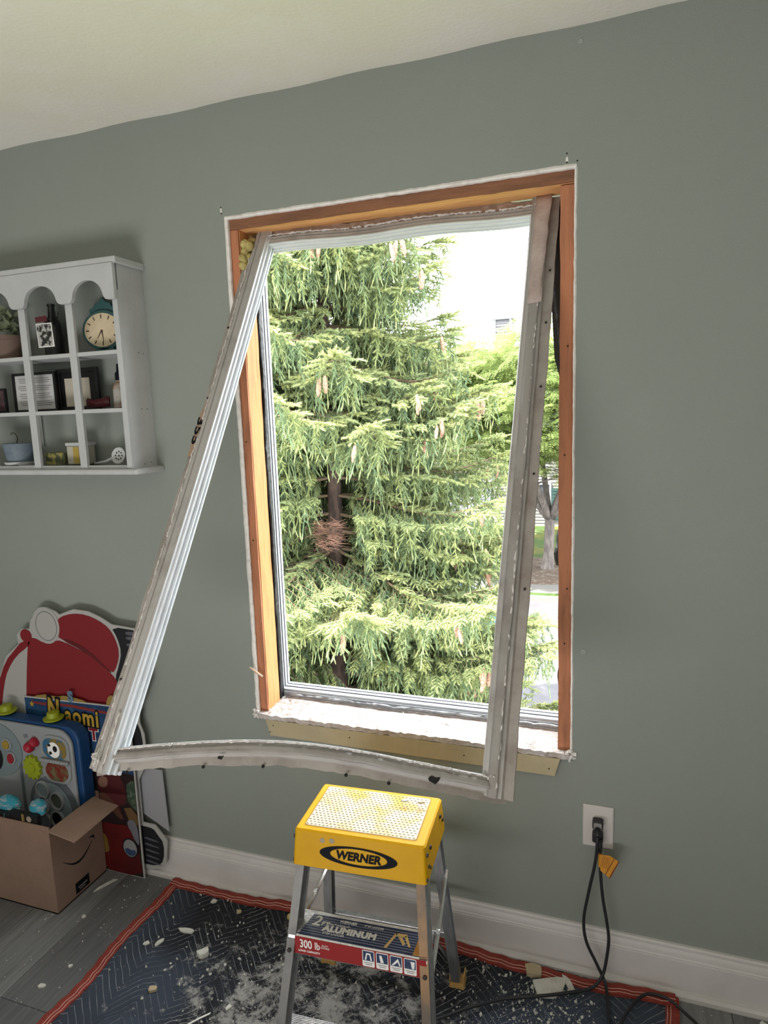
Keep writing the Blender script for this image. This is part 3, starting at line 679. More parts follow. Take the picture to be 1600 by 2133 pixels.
def quilt_mat(m):
    nt = m.node_tree; N = nt.nodes; L = nt.links; b = N['Principled BSDF']; b.inputs['Roughness'].default_value = .95; b.inputs['Specular IOR Level'].default_value = .2
    geo = N.new('ShaderNodeNewGeometry'); sep = N.new('ShaderNodeSeparateXYZ')
    nzw = N.new('ShaderNodeTexNoise'); nzw.inputs['Scale'].default_value = 5; L.new(geo.outputs[0], nzw.inputs[0])
    wp = N.new('ShaderNodeVectorMath'); wp.operation = 'MULTIPLY_ADD'; wp.inputs[1].default_value = (.03, .03, 0)
    L.new(nzw.outputs[1], wp.inputs[0]); L.new(geo.outputs[0], wp.inputs[2]); L.new(wp.outputs[0], sep.inputs[0])
    def M(op, a, b_=None, c=None):
        n = N.new('ShaderNodeMath'); n.operation = op
        for i, s in enumerate((a, b_, c)):
            if s is None: continue
            if isinstance(s, (int, float)): n.inputs[i].default_value = s
            else: L.new(s, n.inputs[i])
        return n.outputs[0]
    t = M('PINGPONG', sep.outputs[0], .085); v = M('DIVIDE', M('ADD', sep.outputs[1], t), .026)
    fr_ = M('ABSOLUTE', M('SUBTRACT', M('FRACT', v), .5))
    line = N.new('ShaderNodeMapRange'); line.inputs[1].default_value = .44; line.inputs[2].default_value = .49; L.new(fr_, line.inputs[0])
    cells = N.new('ShaderNodeTexNoise'); cells.inputs['Scale'].default_value = 10; cells.inputs['Detail'].default_value = 3; L.new(geo.outputs[0], cells.inputs[0])
    wear = N.new('ShaderNodeMapRange'); wear.inputs[1].default_value = .42; wear.inputs[2].default_value = .62; L.new(cells.outputs[0], wear.inputs[0])
    # plaster dust: fine noise thresholded, denser around the middle below the window
    dist = N.new('ShaderNodeVectorMath'); dist.operation = 'DISTANCE'; dist.inputs[1].default_value = (-.72, -.45, 0); L.new(geo.outputs[0], dist.inputs[0])
    dm = N.new('ShaderNodeMapRange'); dm.inputs[1].default_value = .1; dm.inputs[2].default_value = .85; dm.inputs[3].default_value = .15; dm.inputs[4].default_value = -.10; L.new(dist.outputs['Value'], dm.inputs[0])
    fine = N.new('ShaderNodeTexNoise'); fine.inputs['Scale'].default_value = 15; fine.inputs['Detail'].default_value = 13; fine.inputs['Roughness'].default_value = .82; fine.inputs['Distortion'].default_value = .25; L.new(geo.outputs[0], fine.inputs[0])
    dust = N.new('ShaderNodeMapRange'); dust.inputs[1].default_value = .58; dust.inputs[2].default_value = .66; L.new(M('ADD', fine.outputs[0], dm.outputs[0]), dust.inputs[0])
    lm = M('MULTIPLY', line.outputs[0], M('MULTIPLY_ADD', wear.outputs[0], .75, .25))
    def mix(a, b_, f):
        n = N.new('ShaderNodeMix'); n.data_type = 'RGBA'
        for i, s in ((6, a), (7, b_)):
            if isinstance(s, tuple): n.inputs[i].default_value = (*s, 1)
            else: L.new(s, n.inputs[i])
        if isinstance(f, float): n.inputs[0].default_value = f
        else: L.new(f, n.inputs[0])
        return n.outputs[2]
    hue = N.new('ShaderNodeTexNoise'); hue.inputs['Scale'].default_value = 1.6; L.new(geo.outputs[0], hue.inputs[0])
    h2 = N.new('ShaderNodeMapRange'); h2.inputs[1].default_value = .45; h2.inputs[2].default_value = .55; L.new(hue.outputs[0], h2.inputs[0])
    base = mix((.024, .025, .031), (.052, .064, .090), h2.outputs[0])
    c = mix(base, (.42, .44, .48), lm); c = mix(c, (.58, .56, .53), M('MULTIPLY', dust.outputs[0], .62)); L.new(c, b.inputs['Base Color'])
    fab = N.new('ShaderNodeTexNoise'); fab.inputs['Scale'].default_value = 300; L.new(geo.outputs[0], fab.inputs[0])
    hh = M('ADD', M('MULTIPLY', fab.outputs[0], .25), M('SUBTRACT', M('MULTIPLY', dust.outputs[0], .3), line.outputs[0]))
    bp = N.new('ShaderNodeBump'); bp.inputs['Strength'].default_value = .6; bp.inputs['Distance'].default_value = .003; L.new(hh, bp.inputs['Height']); L.new(bp.outputs[0], b.inputs['Normal'])
quilt_mat(m_quilt)
bl = MB(); nx, ny = 230, 170; vs = []; fs = []
YV = -1.25
for j in range(ny + 1):
    for i in range(nx + 1):
        x = BX0 + (BX1 - BX0) * i / nx; y = YV + (BY1 - YV) * j / ny
        ex = .004 * math.sin(y * 21) if i in (0, nx) else 0
        q = quilt(x, y); z = hgt(x, y) + .0028 * (1 - min(1, max(0, (q - .36) / .12)))
        vs.append((x + ex, y, z))
for j in range(ny):
    for i in range(nx): a_ = j * (nx + 1) + i; fs.append((a_, a_ + 1, a_ + nx + 2, a_ + nx + 1))
blk = build(bl.add(vs, fs), 'moving_blanket', m_quilt, org=(-.62, -.65, 0), recalc=False, smooth=True)
props(blk, 'dark navy quilted moving blanket with red binding, strewn with plaster, under the ladder', 'blanket')
solid(blk, .003)
def binding(path, width_dir, w, name, seed):
    rr = random.Random(seed); mb = MB(); secs = []; wd = Vector(width_dir); n = len(path); a = 0; th = MB(); tpath = [[], []]
    for i, p in enumerate(path):
        p = Vector(p); a = a * .8 + rr.uniform(-1, 1) * .4; pk = .0022 * math.sin(i * 1.7) + .0015 * rr.random()
        q = p + wd * .002 * a
        h = lambda f: Vector((0, 0, .0055 * math.sin(PI * min(.95, max(.08, f))) + .003 + pk))
        secs.append([q - Vector((0, 0, .003)), q + h(.15), q + wd * w * .3 + h(.4), q + wd * w * .6 + h(.45), q + wd * w + h(.1), q + wd * w - Vector((0, 0, .002))])
        for k_, f in ((0, .62), (1, .86)): tpath[k_].append(q + wd * w * f + h(.45 if k_ == 0 else .25) + Vector((0, 0, .0006)))
    o = build(mb.ring(secs), name, m_bind, blk, auto=60)
    for k_ in range(2): th.tube(tpath[k_], .0011, 4)
    build(th, 'stitching', m_thread, o); return o
N_ = 90
binding([(BX0 - .004 + .006 * math.sin(i * .25), YV + (BY1 - YV) * i / N_, hgt(BX0, YV + (BY1 - YV) * i / N_)) for i in range(N_ + 1)], (1, 0, 0), .034, 'red_edge', 1)
binding([(BX1 + .004 + .004 * math.sin(i * .3), YV + (BY1 - YV) * i / N_, hgt(BX1, YV + (BY1 - YV) * i / N_)) for i in range(N_ + 1)], (-1, 0, 0), .034, 'red_edge', 2)
def back(i):
    x = BX0 + (BX1 - BX0) * i / N_
    return (x, BY1 + .004 - .010 * max(0, math.sin((x + .35) * 6)) * (1 if x > -.8 else .2), hgt(x, BY1) + .004 + .004 * math.sin(x * 11))
binding([back(i) for i in range(N_ + 1)], (0, -1, 0), .036, 'red_edge', 3)

# ------------------------------------------------------------------ debris
def chip(x, y, L, Wd, a, label, name='plaster_chip', m=None, z=None, th=.004, seed=0, group=None, tiltx=0.15):
    rr = random.Random(seed + int(x * 1000)); zz = (hgt(x, y) + .0045 if (BX0 < x < BX1 and z is None) else .0006) if z is None else z
    M = Matrix.Translation((x, y, zz)) @ Matrix.Rotation(a, 4, 'Z') @ Matrix.Rotation(tiltx * .4, 4, 'X')
    n = 7; pts = []
    for i in range(n):
        t = 2 * PI * (i + rr.uniform(-.25, .25)) / n; r = .9 + rr.uniform(-.28, .22); pts.append((L / 2 * r * math.copysign(abs(math.cos(t)) ** .6, math.cos(t)), Wd / 2 * r * math.copysign(abs(math.sin(t)) ** .6, math.sin(t))))
    o = build(MB().prism(pts, lambda u, v, h: M @ Vector((u, v, h)), 0, th), name, m or m_chip, org=(x, y, zz)); props(o, label, 'debris', group); return o
chip(-1.235, -.223, .060, .020, .15, 'white rectangular plaster strip on the left part of the blanket')
chip(-1.284, -.290, .042, .016, 1.25, 'tall white plaster chip just left of the rectangular strip on the blanket')
chip(-1.318, -.305, .020, .014, 1.0, 'small rounded white plaster chip nearest the red left edge of the blanket')
chip(-1.126, -.291, .040, .030, .8, 'crumpled white plaster lump on the blanket between the strip and the ladder', th=.016)
chip(-1.222, -.090, .022, .018, .3, 'white plaster chip near the back left corner of the blanket')
chip(-1.12, -.105, .020, .018, .6, 'pale tan chip on the blanket by the red back edge', m=m_chiptan)
chip(-1.192, -.433, .026, .020, .4, 'tan plaster chip lower down on the left part of the blanket', m=m_chiptan, th=.008)
chip(-.961, -.421, .020, .013, 1.2, 'small white chip on the blanket left of the ladder foot')
chip(-.197, -.062, .052, .040, .2, 'large rounded pale plaster piece by the red edge right of the ladder', th=.012, m=m_chiptan)
chip(-.150, -.105, .095, .075, .5, 'broad broken plaster sheet beside the cord on the blanket', th=.008)
chip(-.105, -.080, .070, .018, -1.1, 'long upright plaster sliver beside the cord on the blanket', th=.005)
chip(.074, -.062, .045, .012, .1, 'thin white plaster flake at the right corner of the blanket')
chip(.312, -.075, .060, .012, -.1, 'thin white paint sliver on bare floor at right of the blanket', th=.003)
chip(.375, -.055, .040, .020, -1.0, 'white paint curl on bare floor next to the baseboard at far right', th=.006)
chip(-1.640, -.118, .085, .012, 1.15, 'long white paint sliver on bare floor beside the cardboard box', th=.002)
chip(-1.515, -.508, .022, .014, .2, 'white chip on bare floor left of the blanket')
chip(-1.49, -.43, .014, .010, .9, 'tiny round chip on bare floor close to the red edge')
chip(-1.60, -.26, .014, .012, .4, 'tiny chip on bare floor in front of the box corner')
o = build(MB().tube(spline([(-1.045, -.52, .02), (-1.01, -.48, .024), (-.995, -.46, .022), (-.985, -.44, .018)], 4), .0022, 6), 'white_strip', m_lwh, org=(-1.01, -.48, .02)); props(o, 'thin curled white strip near the lower left of the ladder leg', 'debris')
cr = MB(); rr = random.Random(99)
def crumb(x, y, z, s):
    M = Matrix.Translation((x, y, z)) @ Euler((rr.random() * 3, rr.random() * 3, rr.random() * 3)).to_matrix().to_4x4()
    cr.add([M @ Vector(v) * 1 for v in ((s, 0, 0), (-s, 0, 0), (0, s * .7, 0), (0, -s * .7, 0), (0, 0, s * .5), (0, 0, -s * .5))], [(0, 2, 4), (2, 1, 4), (1, 3, 4), (3, 0, 4), (2, 0, 5), (1, 2, 5), (3, 1, 5), (0, 3, 5)])
for i in range(1900):
    t = rr.random()
    if t < .42: x, y = rr.gauss(-.85, .22), rr.gauss(-.28, .16)
    elif t < .9: x, y = rr.gauss(-.2, .12), rr.gauss(-.19, .09)
    else: x, y = rr.uniform(BX0, BX1), rr.uniform(-.8, -.04)
    if not (BX0 + .01 < x < BX1 - .01 and -.85 < y < -.05): continue
    crumb(x, y, hgt(x, y) + .005, rr.choice((.0008, .0011, .0015, .0022, .0034, .0058)) * rr.uniform(.7, 1.2))
for i in range(90): crumb(rr.uniform(-1.75, -1.44), rr.uniform(-.6, -.06), .001, rr.uniform(.001, .0035))
for i in range(25): crumb(rr.uniform(.19, .45), rr.uniform(-.16, -.04), .001, rr.uniform(.001, .003))
o = build(cr, 'plaster_crumbs', m_chip, recalc=False); props(o, 'fine scattered plaster crumbs over the blanket and floor', 'debris', kind='stuff')
# insulation tuft by the baseboard
mb = MB(); rr = random.Random(15)
for i in range(14):
    c = Vector((-.93 + rr.uniform(-.02, .02), -.075 + rr.uniform(-.012, .012), .022 + rr.uniform(-.008, .016))); s = rr.uniform(.006, .012)
    mb.lathe([(.2 * s, -s), (.8 * s, -.5 * s), (s, 0), (.7 * s, .6 * s), (.2 * s, s)], 6, c)
o = build(mb, 'insulation_tuft', m_foam, org=(-.93, -.075, .02), smooth=True); props(o, 'yellowish insulation tuft on the red blanket edge behind the ladder leg', 'insulation')

# ------------------------------------------------------------------ outlet, plugs, cords
ot = thing('wall_outlet', 'white wall outlet plate with two plugs low on the right wall', 'outlet', (-.0365, 0, .446))
pb = MB(); fnw = wallfn(0)
r0 = rrect(-.0755, .3865, .0035, .5065, .003, 3); r1 = rrect(-.0725, .3895, .0005, .5035, .003, 3); k = len(r0)
pb.add([(x, 0, z) for x, z in r0] + [(x, -.0035, z) for x, z in r0] + [(x, -.0062, z) for x, z in r1], [(L * k + i, L * k + (i + 1) % k, (L + 1) * k + (i + 1) % k, (L + 1) * k + i) for L in range(2) for i in range(k)] + [tuple(range(2 * k, 3 * k))])
build(pb, 'cover_plate', m_plate, ot, auto=20)
for z in (.466, .428):
    build(MB().prism(rrect(-.0515, z - .0145, -.0215, z + .0145, .011, 5), fnw, .006, .0085), 'receptacle', m_plate, ot)
def cord(name, label, path, r=.0042, k=8):
    o = thing(name, label, 'cord', path[0]); build(MB().tube(spline(path, k), r, 10), 'cable', m_rubber, o, smooth=True); return o
# upper plug
c1 = cord('extension_cord', 'black extension cord from the upper plug, crossing and running behind the ladder',
          [(-.0365, -.052, .447), (-.037, -.056, .43), (-.038, -.052, .40), (-.044, -.045, .35), (-.058, -.042, .27), (-.069, -.042, .19), (-.062, -.046, .13), (-.035, -.052, .075), (-.013, -.062, .035), (-.006, -.09, .024), (.000, -.17, .022), (.004, -.26, .022), (.0, -.40, .022), (-.05, -.55, .022), (-.16, -.62, .024)])
mb = MB().prism(rrect(-.0505, .452, -.0225, .477, .006, 4), fnw, .0085, .030)
build(mb, 'plug', m_rubber, c1, bevel=.002)
build(MB().prism(rrect(-.047, .455, -.026, .474, .004, 4), fnw, .030, .034), 'plug_face', m_greyp, c1, bevel=.001)
build(MB().tube([(-.0365, -.034, .458), (-.0365, -.046, .452), (-.0365, -.052, .447)], [.0085, .0075, .006], 10), 'strain_relief', m_rubber, c1, smooth=True)
c2 = cord('power_cord', 'black power cord from the lower plug, bearing the orange tag and curving over the blanket',
          [(-.030, -.040, .405), (-.029, -.042, .38), (-.027, -.042, .33), (-.020, -.042, .26), (-.010, -.042, .20), (-.004, -.045, .15), (-.008, -.050, .10), (-.018, -.060, .05), (-.045, -.085, .026), (-.10, -.115, .024), (-.17, -.150, .026), (-.26, -.187, .026), (-.34, -.240, .028), (-.41, -.296, .028), (-.52, -.38, .026), (-.60, -.50, .024)])
build(MB().prism(rrect(-.0505, .413, -.0225, .441, .006, 4), fnw, .0085, .028), 'plug', m_rubber, c2, bevel=.002)
build(MB().tube([(-.034, -.030, .425), (-.031, -.038, .412), (-.030, -.040, .400)], [.0095, .008, .006], 10), 'strain_relief', m_rubber, c2, smooth=True)
tgm = MB()
TP = [(-.031, .394), (-.004, .400), (.019, .389), (-.003, .334), (-.028, .349)]
tgm.prism(TP, lambda u, v, h: Vector((u, -.046 - (u + .03) * .2 - h, v)), 0, .0008); tgm.tube([(-.0285, -.042, .395), (-.028, -.042, .358)], .0058, 10)
tgo = build(tgm, 'orange_tag', m_tag, c2); tgo['label'] = 'orange warning tag with dark stripes'
def tl(u, v, h): return Vector((u, -.046 - (u + .03) * .2 - .0008 - h, v))
tst = MB().prism([(.0165, .3905), (.0185, .3895), (-.0035, .3345), (-.006, .3355)], tl, 0, .0005).prism([(.0055, .395), (.0070, .3945), (-.0145, .341), (-.016, .342)], tl, 0, .0005)
build(tst, 'tag_stripes', m_tagd, tgo)
tst = MB()
for i in range(5): u = -.021 + i * .0042; tst.prism([(u, .393), (u + .0009, .393), (u - .0060, .362 - i * .001), (u - .0069, .362 - i * .001)], tl, 0, .0004)
build(tst, 'tag_print', m_tagd, tgo)
c3 = cord('cable_loop', 'black cable arching over the right corner of the blanket', [(-.02, -.34, .02), (.02, -.20, .022), (.045, -.13, .024), (.088, -.068, .028), (.14, -.060, .026), (.185, -.080, .014), (.23, -.125, .008), (.27, -.22, .006), (.28, -.4, .006), (.22, -.6, .006)], .0038)

# wall marks
for i, (x, z, r, lbl) in enumerate(((-.099, 2.404, .006, 'small screw anchor high on the wall near the ceiling'), (-.079, .934, .008, 'round filled screw anchor on the wall right of the window'))):
    o = build(MB().lathe([(r, 0), (r * .9, .0015), (r * .4, .002), (r * .35, .0008)], 14, (x, 0, z), Matrix.Rotation(PI / 2, 4, 'X')), 'wall_anchor', mat('painted_anchor', (.34, .37, .34), .6), org=(x, 0, z), smooth=True); props(o, lbl, 'wall anchor')
mk = MB()
for x, z in ((-1.081, 2.166), (-1.081, 2.149), (-.128, 2.166), (-.128, 2.146), (-.104, 2.146)):
    mk.lathe([(.0020, -.0002), (.0020, .0006)], 8, (x, 0, z), Matrix.Rotation(PI / 2, 4, 'X'))
build(mk, 'nail_holes', m_dark, wall)['kind'] = 'stuff'
mk = MB(); mk.prism([(-1.0845, 2.152), (-1.0785, 2.152), (-1.079, 2.163), (-1.083, 2.164)], wallfn(0), 0, .0005).prism([(-.131, 2.148), (-.125, 2.148), (-.1255, 2.158), (-.130, 2.158)], wallfn(0), 0, .0005)
build(mk, 'chipped_paint', m_gyp, wall)
#PART2
# ------------------------------------------------------------------ wall cabinet
cb = thing('wall_cabinet', 'white painted wall cabinet with arched cubbyholes hanging left of the window', 'cabinet', (-1.74, 0, 1.416))
PX = [-2.100, -1.918, -1.736, -1.552, -1.379]; CD = -.118
build(MB().box((-2.112, CD, 1.43), (-2.100, 0, 2.022)), 'side_panel', m_cab, cb, bevel=.001)
build(MB().box((-1.385, CD + .010, 1.43), (-1.371, 0, 2.022)), 'side_panel', m_cab, cb, bevel=.001)
build(MB().box((-2.125, CD - .010, 2.022), (-1.360, 0, 2.040)), 'top_board', m_cab, cb, bevel=.003)
build(MB().box((-2.125, CD - .014, 1.415), (-1.345, 0, 1.432)), 'bottom_board', m_cab, cb, bevel=.006)
build(MB().box((-2.100, CD + .004, 1.432), (-1.385, CD + .016, 1.4425)), 'bottom_rail', m_cab, cb, bevel=.001)
for z in (1.776, 1.607): build(MB().box((-2.100, CD + .003, z - .006), (-1.385, 0, z + .006)), 'shelf', m_cab, cb, bevel=.001)
for x in PX[1:4]: build(MB().box((x - .013, CD, 1.432), (x + .013, CD + .012, 1.95)), 'divider_post', m_cab, cb, bevel=.0015)
build(MB().box((-1.389, CD - .001, 1.432), (-1.371, CD + .010, 1.95)), 'divider_post', m_cab, cb, bevel=.0015)
build(MB().box((-2.114, CD - .001, 1.432), (-2.094, CD + .010, 1.95)), 'divider_post', m_cab, cb, bevel=.0015)
low = []
for i in range(4):
    a, b = PX[i], PX[i + 1]; 
    if i == 0: low.append((a - .013, 1.922))
    c_, hw = (a + b) / 2, (b - a) / 2 - .022
    low += [(c_ - hw - .006, 1.922), (c_ - hw + .002, 1.925), (c_ - hw + .008, 1.934)]
    for k_ in range(1, 14):
        t = PI - PI * k_ / 14; low.append((c_ + (hw - .010) * math.cos(t), 1.937 + .044 * math.sin(t)))
    low += [(c_ + hw - .008, 1.934), (c_ + hw - .002, 1.925), (c_ + hw + .006, 1.922)]
low.append((PX[4] + .010, 1.922))
vl = MB()
hi = [(x, 2.022) for x, z in low]; n_ = len(low); yF0, yF1 = CD - .001, CD - .013
vl.add([(x, yF1, z) for x, z in low] + [(x, yF1, z) for x, z in hi] + [(x, yF0, z) for x, z in low] + [(x, yF0, z) for x, z in hi],
       [f for i in range(n_ - 1) for f in ((i, i + 1, n_ + i + 1, n_ + i), (2 * n_ + i, 3 * n_ + i, 3 * n_ + i + 1, 2 * n_ + i + 1), (i, 2 * n_ + i, 2 * n_ + i + 1, i + 1))] + [(0, n_, 3 * n_, 2 * n_), (n_ - 1, 3 * n_ - 1, 4 * n_ - 1, 2 * n_ - 1)])
build(vl, 'arched_valance', m_cab, cb)
nh = MB()
for y, z in ((-.045, 1.776), (-.025, 1.7745), (-.052, 1.609), (-.028, 1.6085), (-.06, 1.442), (-.03, 1.445)): nh.lathe([(.0017, -.0004), (.0017, .0005)], 8, (-1.371, y, z), Matrix.Rotation(PI / 2, 4, 'Y'))
build(nh, 'nail_holes', m_dark, cb)['kind'] = 'stuff'

# --- things in the cabinet
m_teal = mat('teal_clock_case', (.035, .095, .095), .5); m_cream = mat('cream_clock_face', (.62, .52, .36), .6, n2=((.50, .40, .26), 18, .45, .7))
ck = thing('mantel_clock', 'oval teal mantel clock with cream face in the top right cubbyhole', 'clock', (-1.490, -.05, 1.782))
cx, cz = -1.487, 1.850
build(MB().prism(ell(cx, cz, .078, .060, 36), wallfn(-.035), 0, .022).prism([(cx - .045, 1.783), (cx + .045, 1.783), (cx + .030, 1.800), (cx - .030, 1.800)], wallfn(-.035), 0, .022), 'case', m_teal, ck, bevel=.003)
build(MB().prism(ell(cx, cz, .067, .050, 36), wallfn(-.057), 0, .002), 'face', m_cream, ck)
cr_ = MB().prism([(cx - .048, cz + .050), (cx - .052, cz + .064), (cx - .036, cz + .068), (cx - .028, cz + .080), (cx - .014, cz + .084), (cx, cz + .098), (cx + .014, cz + .084), (cx + .028, cz + .080), (cx + .036, cz + .068), (cx + .052, cz + .064), (cx + .048, cz + .050)], wallfn(-.038), 0, .012)
build(cr_, 'crest', m_teal, ck, bevel=.002)
tk = MB()
m_cink = mat('brown_ink', (.06, .035, .02), .6)
for i in range(12):
    t = 2 * PI * i / 12; tk = MB(); u, v = math.cos(t), math.sin(t); c0 = Vector((cx + .055 * u, 0, cz + .040 * v)); d_ = Vector((u, 0, v)).normalized(); s_ = Vector((-d_.z, 0, d_.x)) * .0018
    p = [c0 - d_ * .006 - s_, c0 + d_ * .006 - s_, c0 + d_ * .006 + s_, c0 - d_ * .006 + s_]; build(tk.prism([(q.x, q.z) for q in p], wallfn(-.059), 0, .0005), 'hour_mark', m_cink, ck)
hd = MB()
for t, L in ((math.radians(232), .030), (math.radians(275), .036)):
    d_ = Vector((math.cos(t), 0, math.sin(t))); s_ = Vector((-d_.z, 0, d_.x)) * .0022; o0 = Vector((cx, 0, cz))
    p = [o0 - s_, o0 + d_ * L - s_ * .3, o0 + d_ * L + s_ * .3, o0 + s_]; hd.prism([(q.x, q.z) for q in p], wallfn(-.0596), 0, .001)
build(hd, 'hands', m_cink, ck)
# bottle with black and white label
bt = thing('dark_bottle', 'dark bottle with black and white picture label in the second cubbyhole from right, top row', 'bottle', (-1.672, -.06, 1.782))
build(MB().lathe([(.026, 0), (.030, .004), (.030, .085), (.027, .100), (.012, .120), (.010, .150), (.012, .152), (.012, .158), (.006, .160)], 20, (-1.672, -.062, 1.782)), 'glass', mat('dark_glass', (.012, .014, .014), .12), bt, auto=40)
lb2 = MB().prism([(-1.703, 1.808), (-1.641, 1.808), (-1.645, 1.880), (-1.707, 1.880)], wallfn(-.0935), 0, .0015)
pl_ = build(lb2, 'picture_label', m_lwh, bt)
bw = bpy.data.materials.new('black_white_print'); bw.use_nodes = True; nt = bw.node_tree; vz = nt.nodes.new('ShaderNodeTexNoise'); vz.inputs['Scale'].default_value = 55; vz.inputs['Detail'].default_value = 4
cr2 = nt.nodes.new('ShaderNodeValToRGB'); cr2.color_ramp.elements[0].position = .46; cr2.color_ramp.elements[1].position = .54; cr2.color_ramp.elements[0].color = (.02, .02, .02, 1); cr2.color_ramp.elements[1].color = (.42, .42, .40, 1)
tcx = nt.nodes.new('ShaderNodeTexCoord'); nt.links.new(tcx.outputs['Object'], vz.inputs[0]); nt.links.new(vz.outputs[0], cr2.inputs[0]); nt.links.new(cr2.outputs[0], nt.nodes['Principled BSDF'].inputs[0])
build(MB().prism([(-1.700, 1.811), (-1.645, 1.811), (-1.648, 1.877), (-1.704, 1.877)], wallfn(-.0952), 0, .0008), 'print', bw, pl_)
build(MB().prism([(-1.706, 1.884), (-1.660, 1.884), (-1.662, 1.902), (-1.707, 1.900)], wallfn(-.0935), 0, .0015), 'neck_label', mat('maroon_label', (.09, .018, .025), .6), bt)
def sprig(name, label, base, n, h, m, seed, spread=.05, leaf=.012, parent=None):
    rr = random.Random(seed); st = MB(); lf = MB(); base = Vector(base)
    for i in range(n):
        a = rr.uniform(0, 2 * PI); d = Vector((math.cos(a) * spread * rr.random(), math.sin(a) * spread * .35, h * rr.uniform(.5, 1)))
        p = [base, base + d * .5 + Vector((0, 0, .01)), base + d]; st.tube(p, .0013, 4)
        for k_ in range(5):
            q = base + d * (.4 + .12 * k_); b_ = rr.uniform(0, 2 * PI); u = Vector((math.cos(b_), math.sin(b_) * .6, rr.uniform(-.2, .6))).normalized(); s_ = u.cross(Vector((0, -1, .3))).normalized()
            lf.add([q, q + u * leaf * .5 + s_ * leaf * .35, q + u * leaf, q + u * leaf * .5 - s_ * leaf * .35], [(0, 1, 2, 3)])
    return st, lf
ds = thing('dried_sprig', 'dark dried leafy sprig behind the dark bottle in the cabinet', 'plant', (-1.705, -.03, 1.782))
st, lf = sprig('', '', (-1.705, -.03, 1.784), 12, .14, None, 3, .03, .018); build(st, 'stems', mat('dark_stem', (.03, .03, .02), .8), ds); build(lf, 'leaves', mat('dark_leaf', (.03, .035, .028), .8), ds, recalc=False)['kind'] = 'stuff'
# potted plant top left
pp = thing('potted_plant', 'pale green plant in a brown pot, leftmost in the top row of the cabinet', 'plant', (-1.862, -.06, 1.782))
build(MB().lathe([(.030, 0), (.036, .004), (.046, .060), (.049, .062), (.049, .074), (.044, .074), (.042, .06)], 22, (-1.862, -.060, 1.782)), 'pot', mat('brown_pot', (.15, .10, .08), .8), pp, auto=40)
lf = MB(); rr = random.Random(8)
for i in range(46):
    t = rr.uniform(0, 2 * PI); e = rr.uniform(-.2, 1.2); u = Vector((math.cos(t) * math.cos(e), math.sin(t) * math.cos(e) * .8, math.sin(e))); q = Vector((-1.862, -.06, 1.868)) + u * .012 + Vector((rr.uniform(-.02, .02), 0, rr.uniform(-.01, .05))); L = rr.uniform(.025, .045)
    s_ = u.cross(Vector((.3, -.8, .4))).normalized() * L * .28
    q2 = q + u * L; q2.y = max(min(q2.y, -.015), -.105)
    lf.add([q, q + u * L * .4 + s_, q2 + Vector((0, 0, -.006)), q + u * L * .4 - s_], [(0, 1, 2, 3)])
solid(build(lf, 'leaves', mat('pale_leaf', (.17, .20, .12), .7), pp, recalc=False), .001)['kind'] = 'stuff'
# frames, middle row
def pframe(name, label, x0, x1, z0, z1, y, b, m_f, m_p, lines=0, inset=None):
    o = thing(name, label, 'picture frame', ((x0 + x1) / 2, y, z0))
    mb = MB().box((x0, y - .010, z0), (x0 + b, y, z1)).box((x1 - b, y - .010, z0), (x1, y, z1)).box((x0 + b, y - .010, z0), (x1 - b, y, z0 + b)).box((x0 + b, y - .010, z1 - b), (x1 - b, y, z1)).box((x0 + .002, y - .001, z0 + .002), (x1 - .002, y + .002, z1 - .002))
    build(mb, 'frame', m_f, o, bevel=.001)
    if inset: x0, x1, z0, z1 = inset; b = 0
    pg = build(MB().box((x0 + b, y - .0045, z0 + b), (x1 - b, y - .0015, z1 - b)), 'print', m_p, o)
    if lines:
        lm = MB(); rr = random.Random(int(abs(x0) * 1000))
        for i in range(lines):
            z = z1 - b - .010 - (z1 - z0 - 2 * b - .018) * i / lines
            if i % 4 == 3: continue
            lm.box((x0 + b + .010 + .01 * rr.random(), y - .0052, z - .0013), (x1 - b - .010 - .015 * rr.random(), y - .0046, z + .0008))
        build(lm, 'text_lines', mat('grey_ink', (.22, .22, .22), .7), pg)
    return o
m_fr = mat('black_frame', (.006, .006, .007), .5)
m_pap = mat('white_paper', (.50, .50, .50), .8)
pframe('document_frame', 'black frame holding a printed white sheet, middle row of the cabinet', -1.868, -1.690, 1.613, 1.738, -.050, .008, m_fr, m_pap, 15)
pframe('wide_picture_frame', 'wide black frame with a blank cream picture, middle row of the cabinet', -1.700, -1.536, 1.613, 1.744, -.034, .012, m_fr, mat('cream_print', (.46, .42, .35), .8), 0, (-1.672, -1.574, 1.626, 1.714))
pframe('small_dark_frame', 'small dark pinkish picture frame at far left of the middle cabinet row', -1.950, -1.880, 1.613, 1.692, -.072, .006, m_fr, mat('dusky_print', (.10, .05, .06), .8, n2=((.03, .02, .02), 60, .45, .6)))
o = thing('red_dish', 'small dark red boat-shaped dish on the middle shelf', 'dish', (-1.520, -.07, 1.613))
build(MB().ring([[(x, -.07 + w_ * .5 * s1, 1.613 + h_) for s1, h_ in ((-1, .030 + l_), (-.5, .006), (.5, .006), (1, .030 + l_), (.9, .028 + l_), (.4, .010), (-.4, .010), (-.9, .028 + l_))] for x, w_, l_ in ((-1.562, .006, .006), (-1.550, .030, .001), (-1.520, .042, -.003), (-1.490, .030, .002), (-1.474, .006, .010))]), 'bowl', mat('dark_red_glaze', (.07, .008, .012), .35), o, smooth=True)
o = thing('pump_bottle', 'small clear bottle with amber liquid and a black top at right of the middle shelf', 'bottle', (-1.430, -.06, 1.613))
build(MB().lathe([(.018, 0), (.021, .003), (.021, .062), (.016, .074), (.009, .080), (.009, .086)], 18, (-1.440, -.06, 1.613)), 'glass', mat('cloudy_glass', (.36, .34, .31), .2, n2=((.22, .12, .06), 30, .45, .6)), o, auto=40)
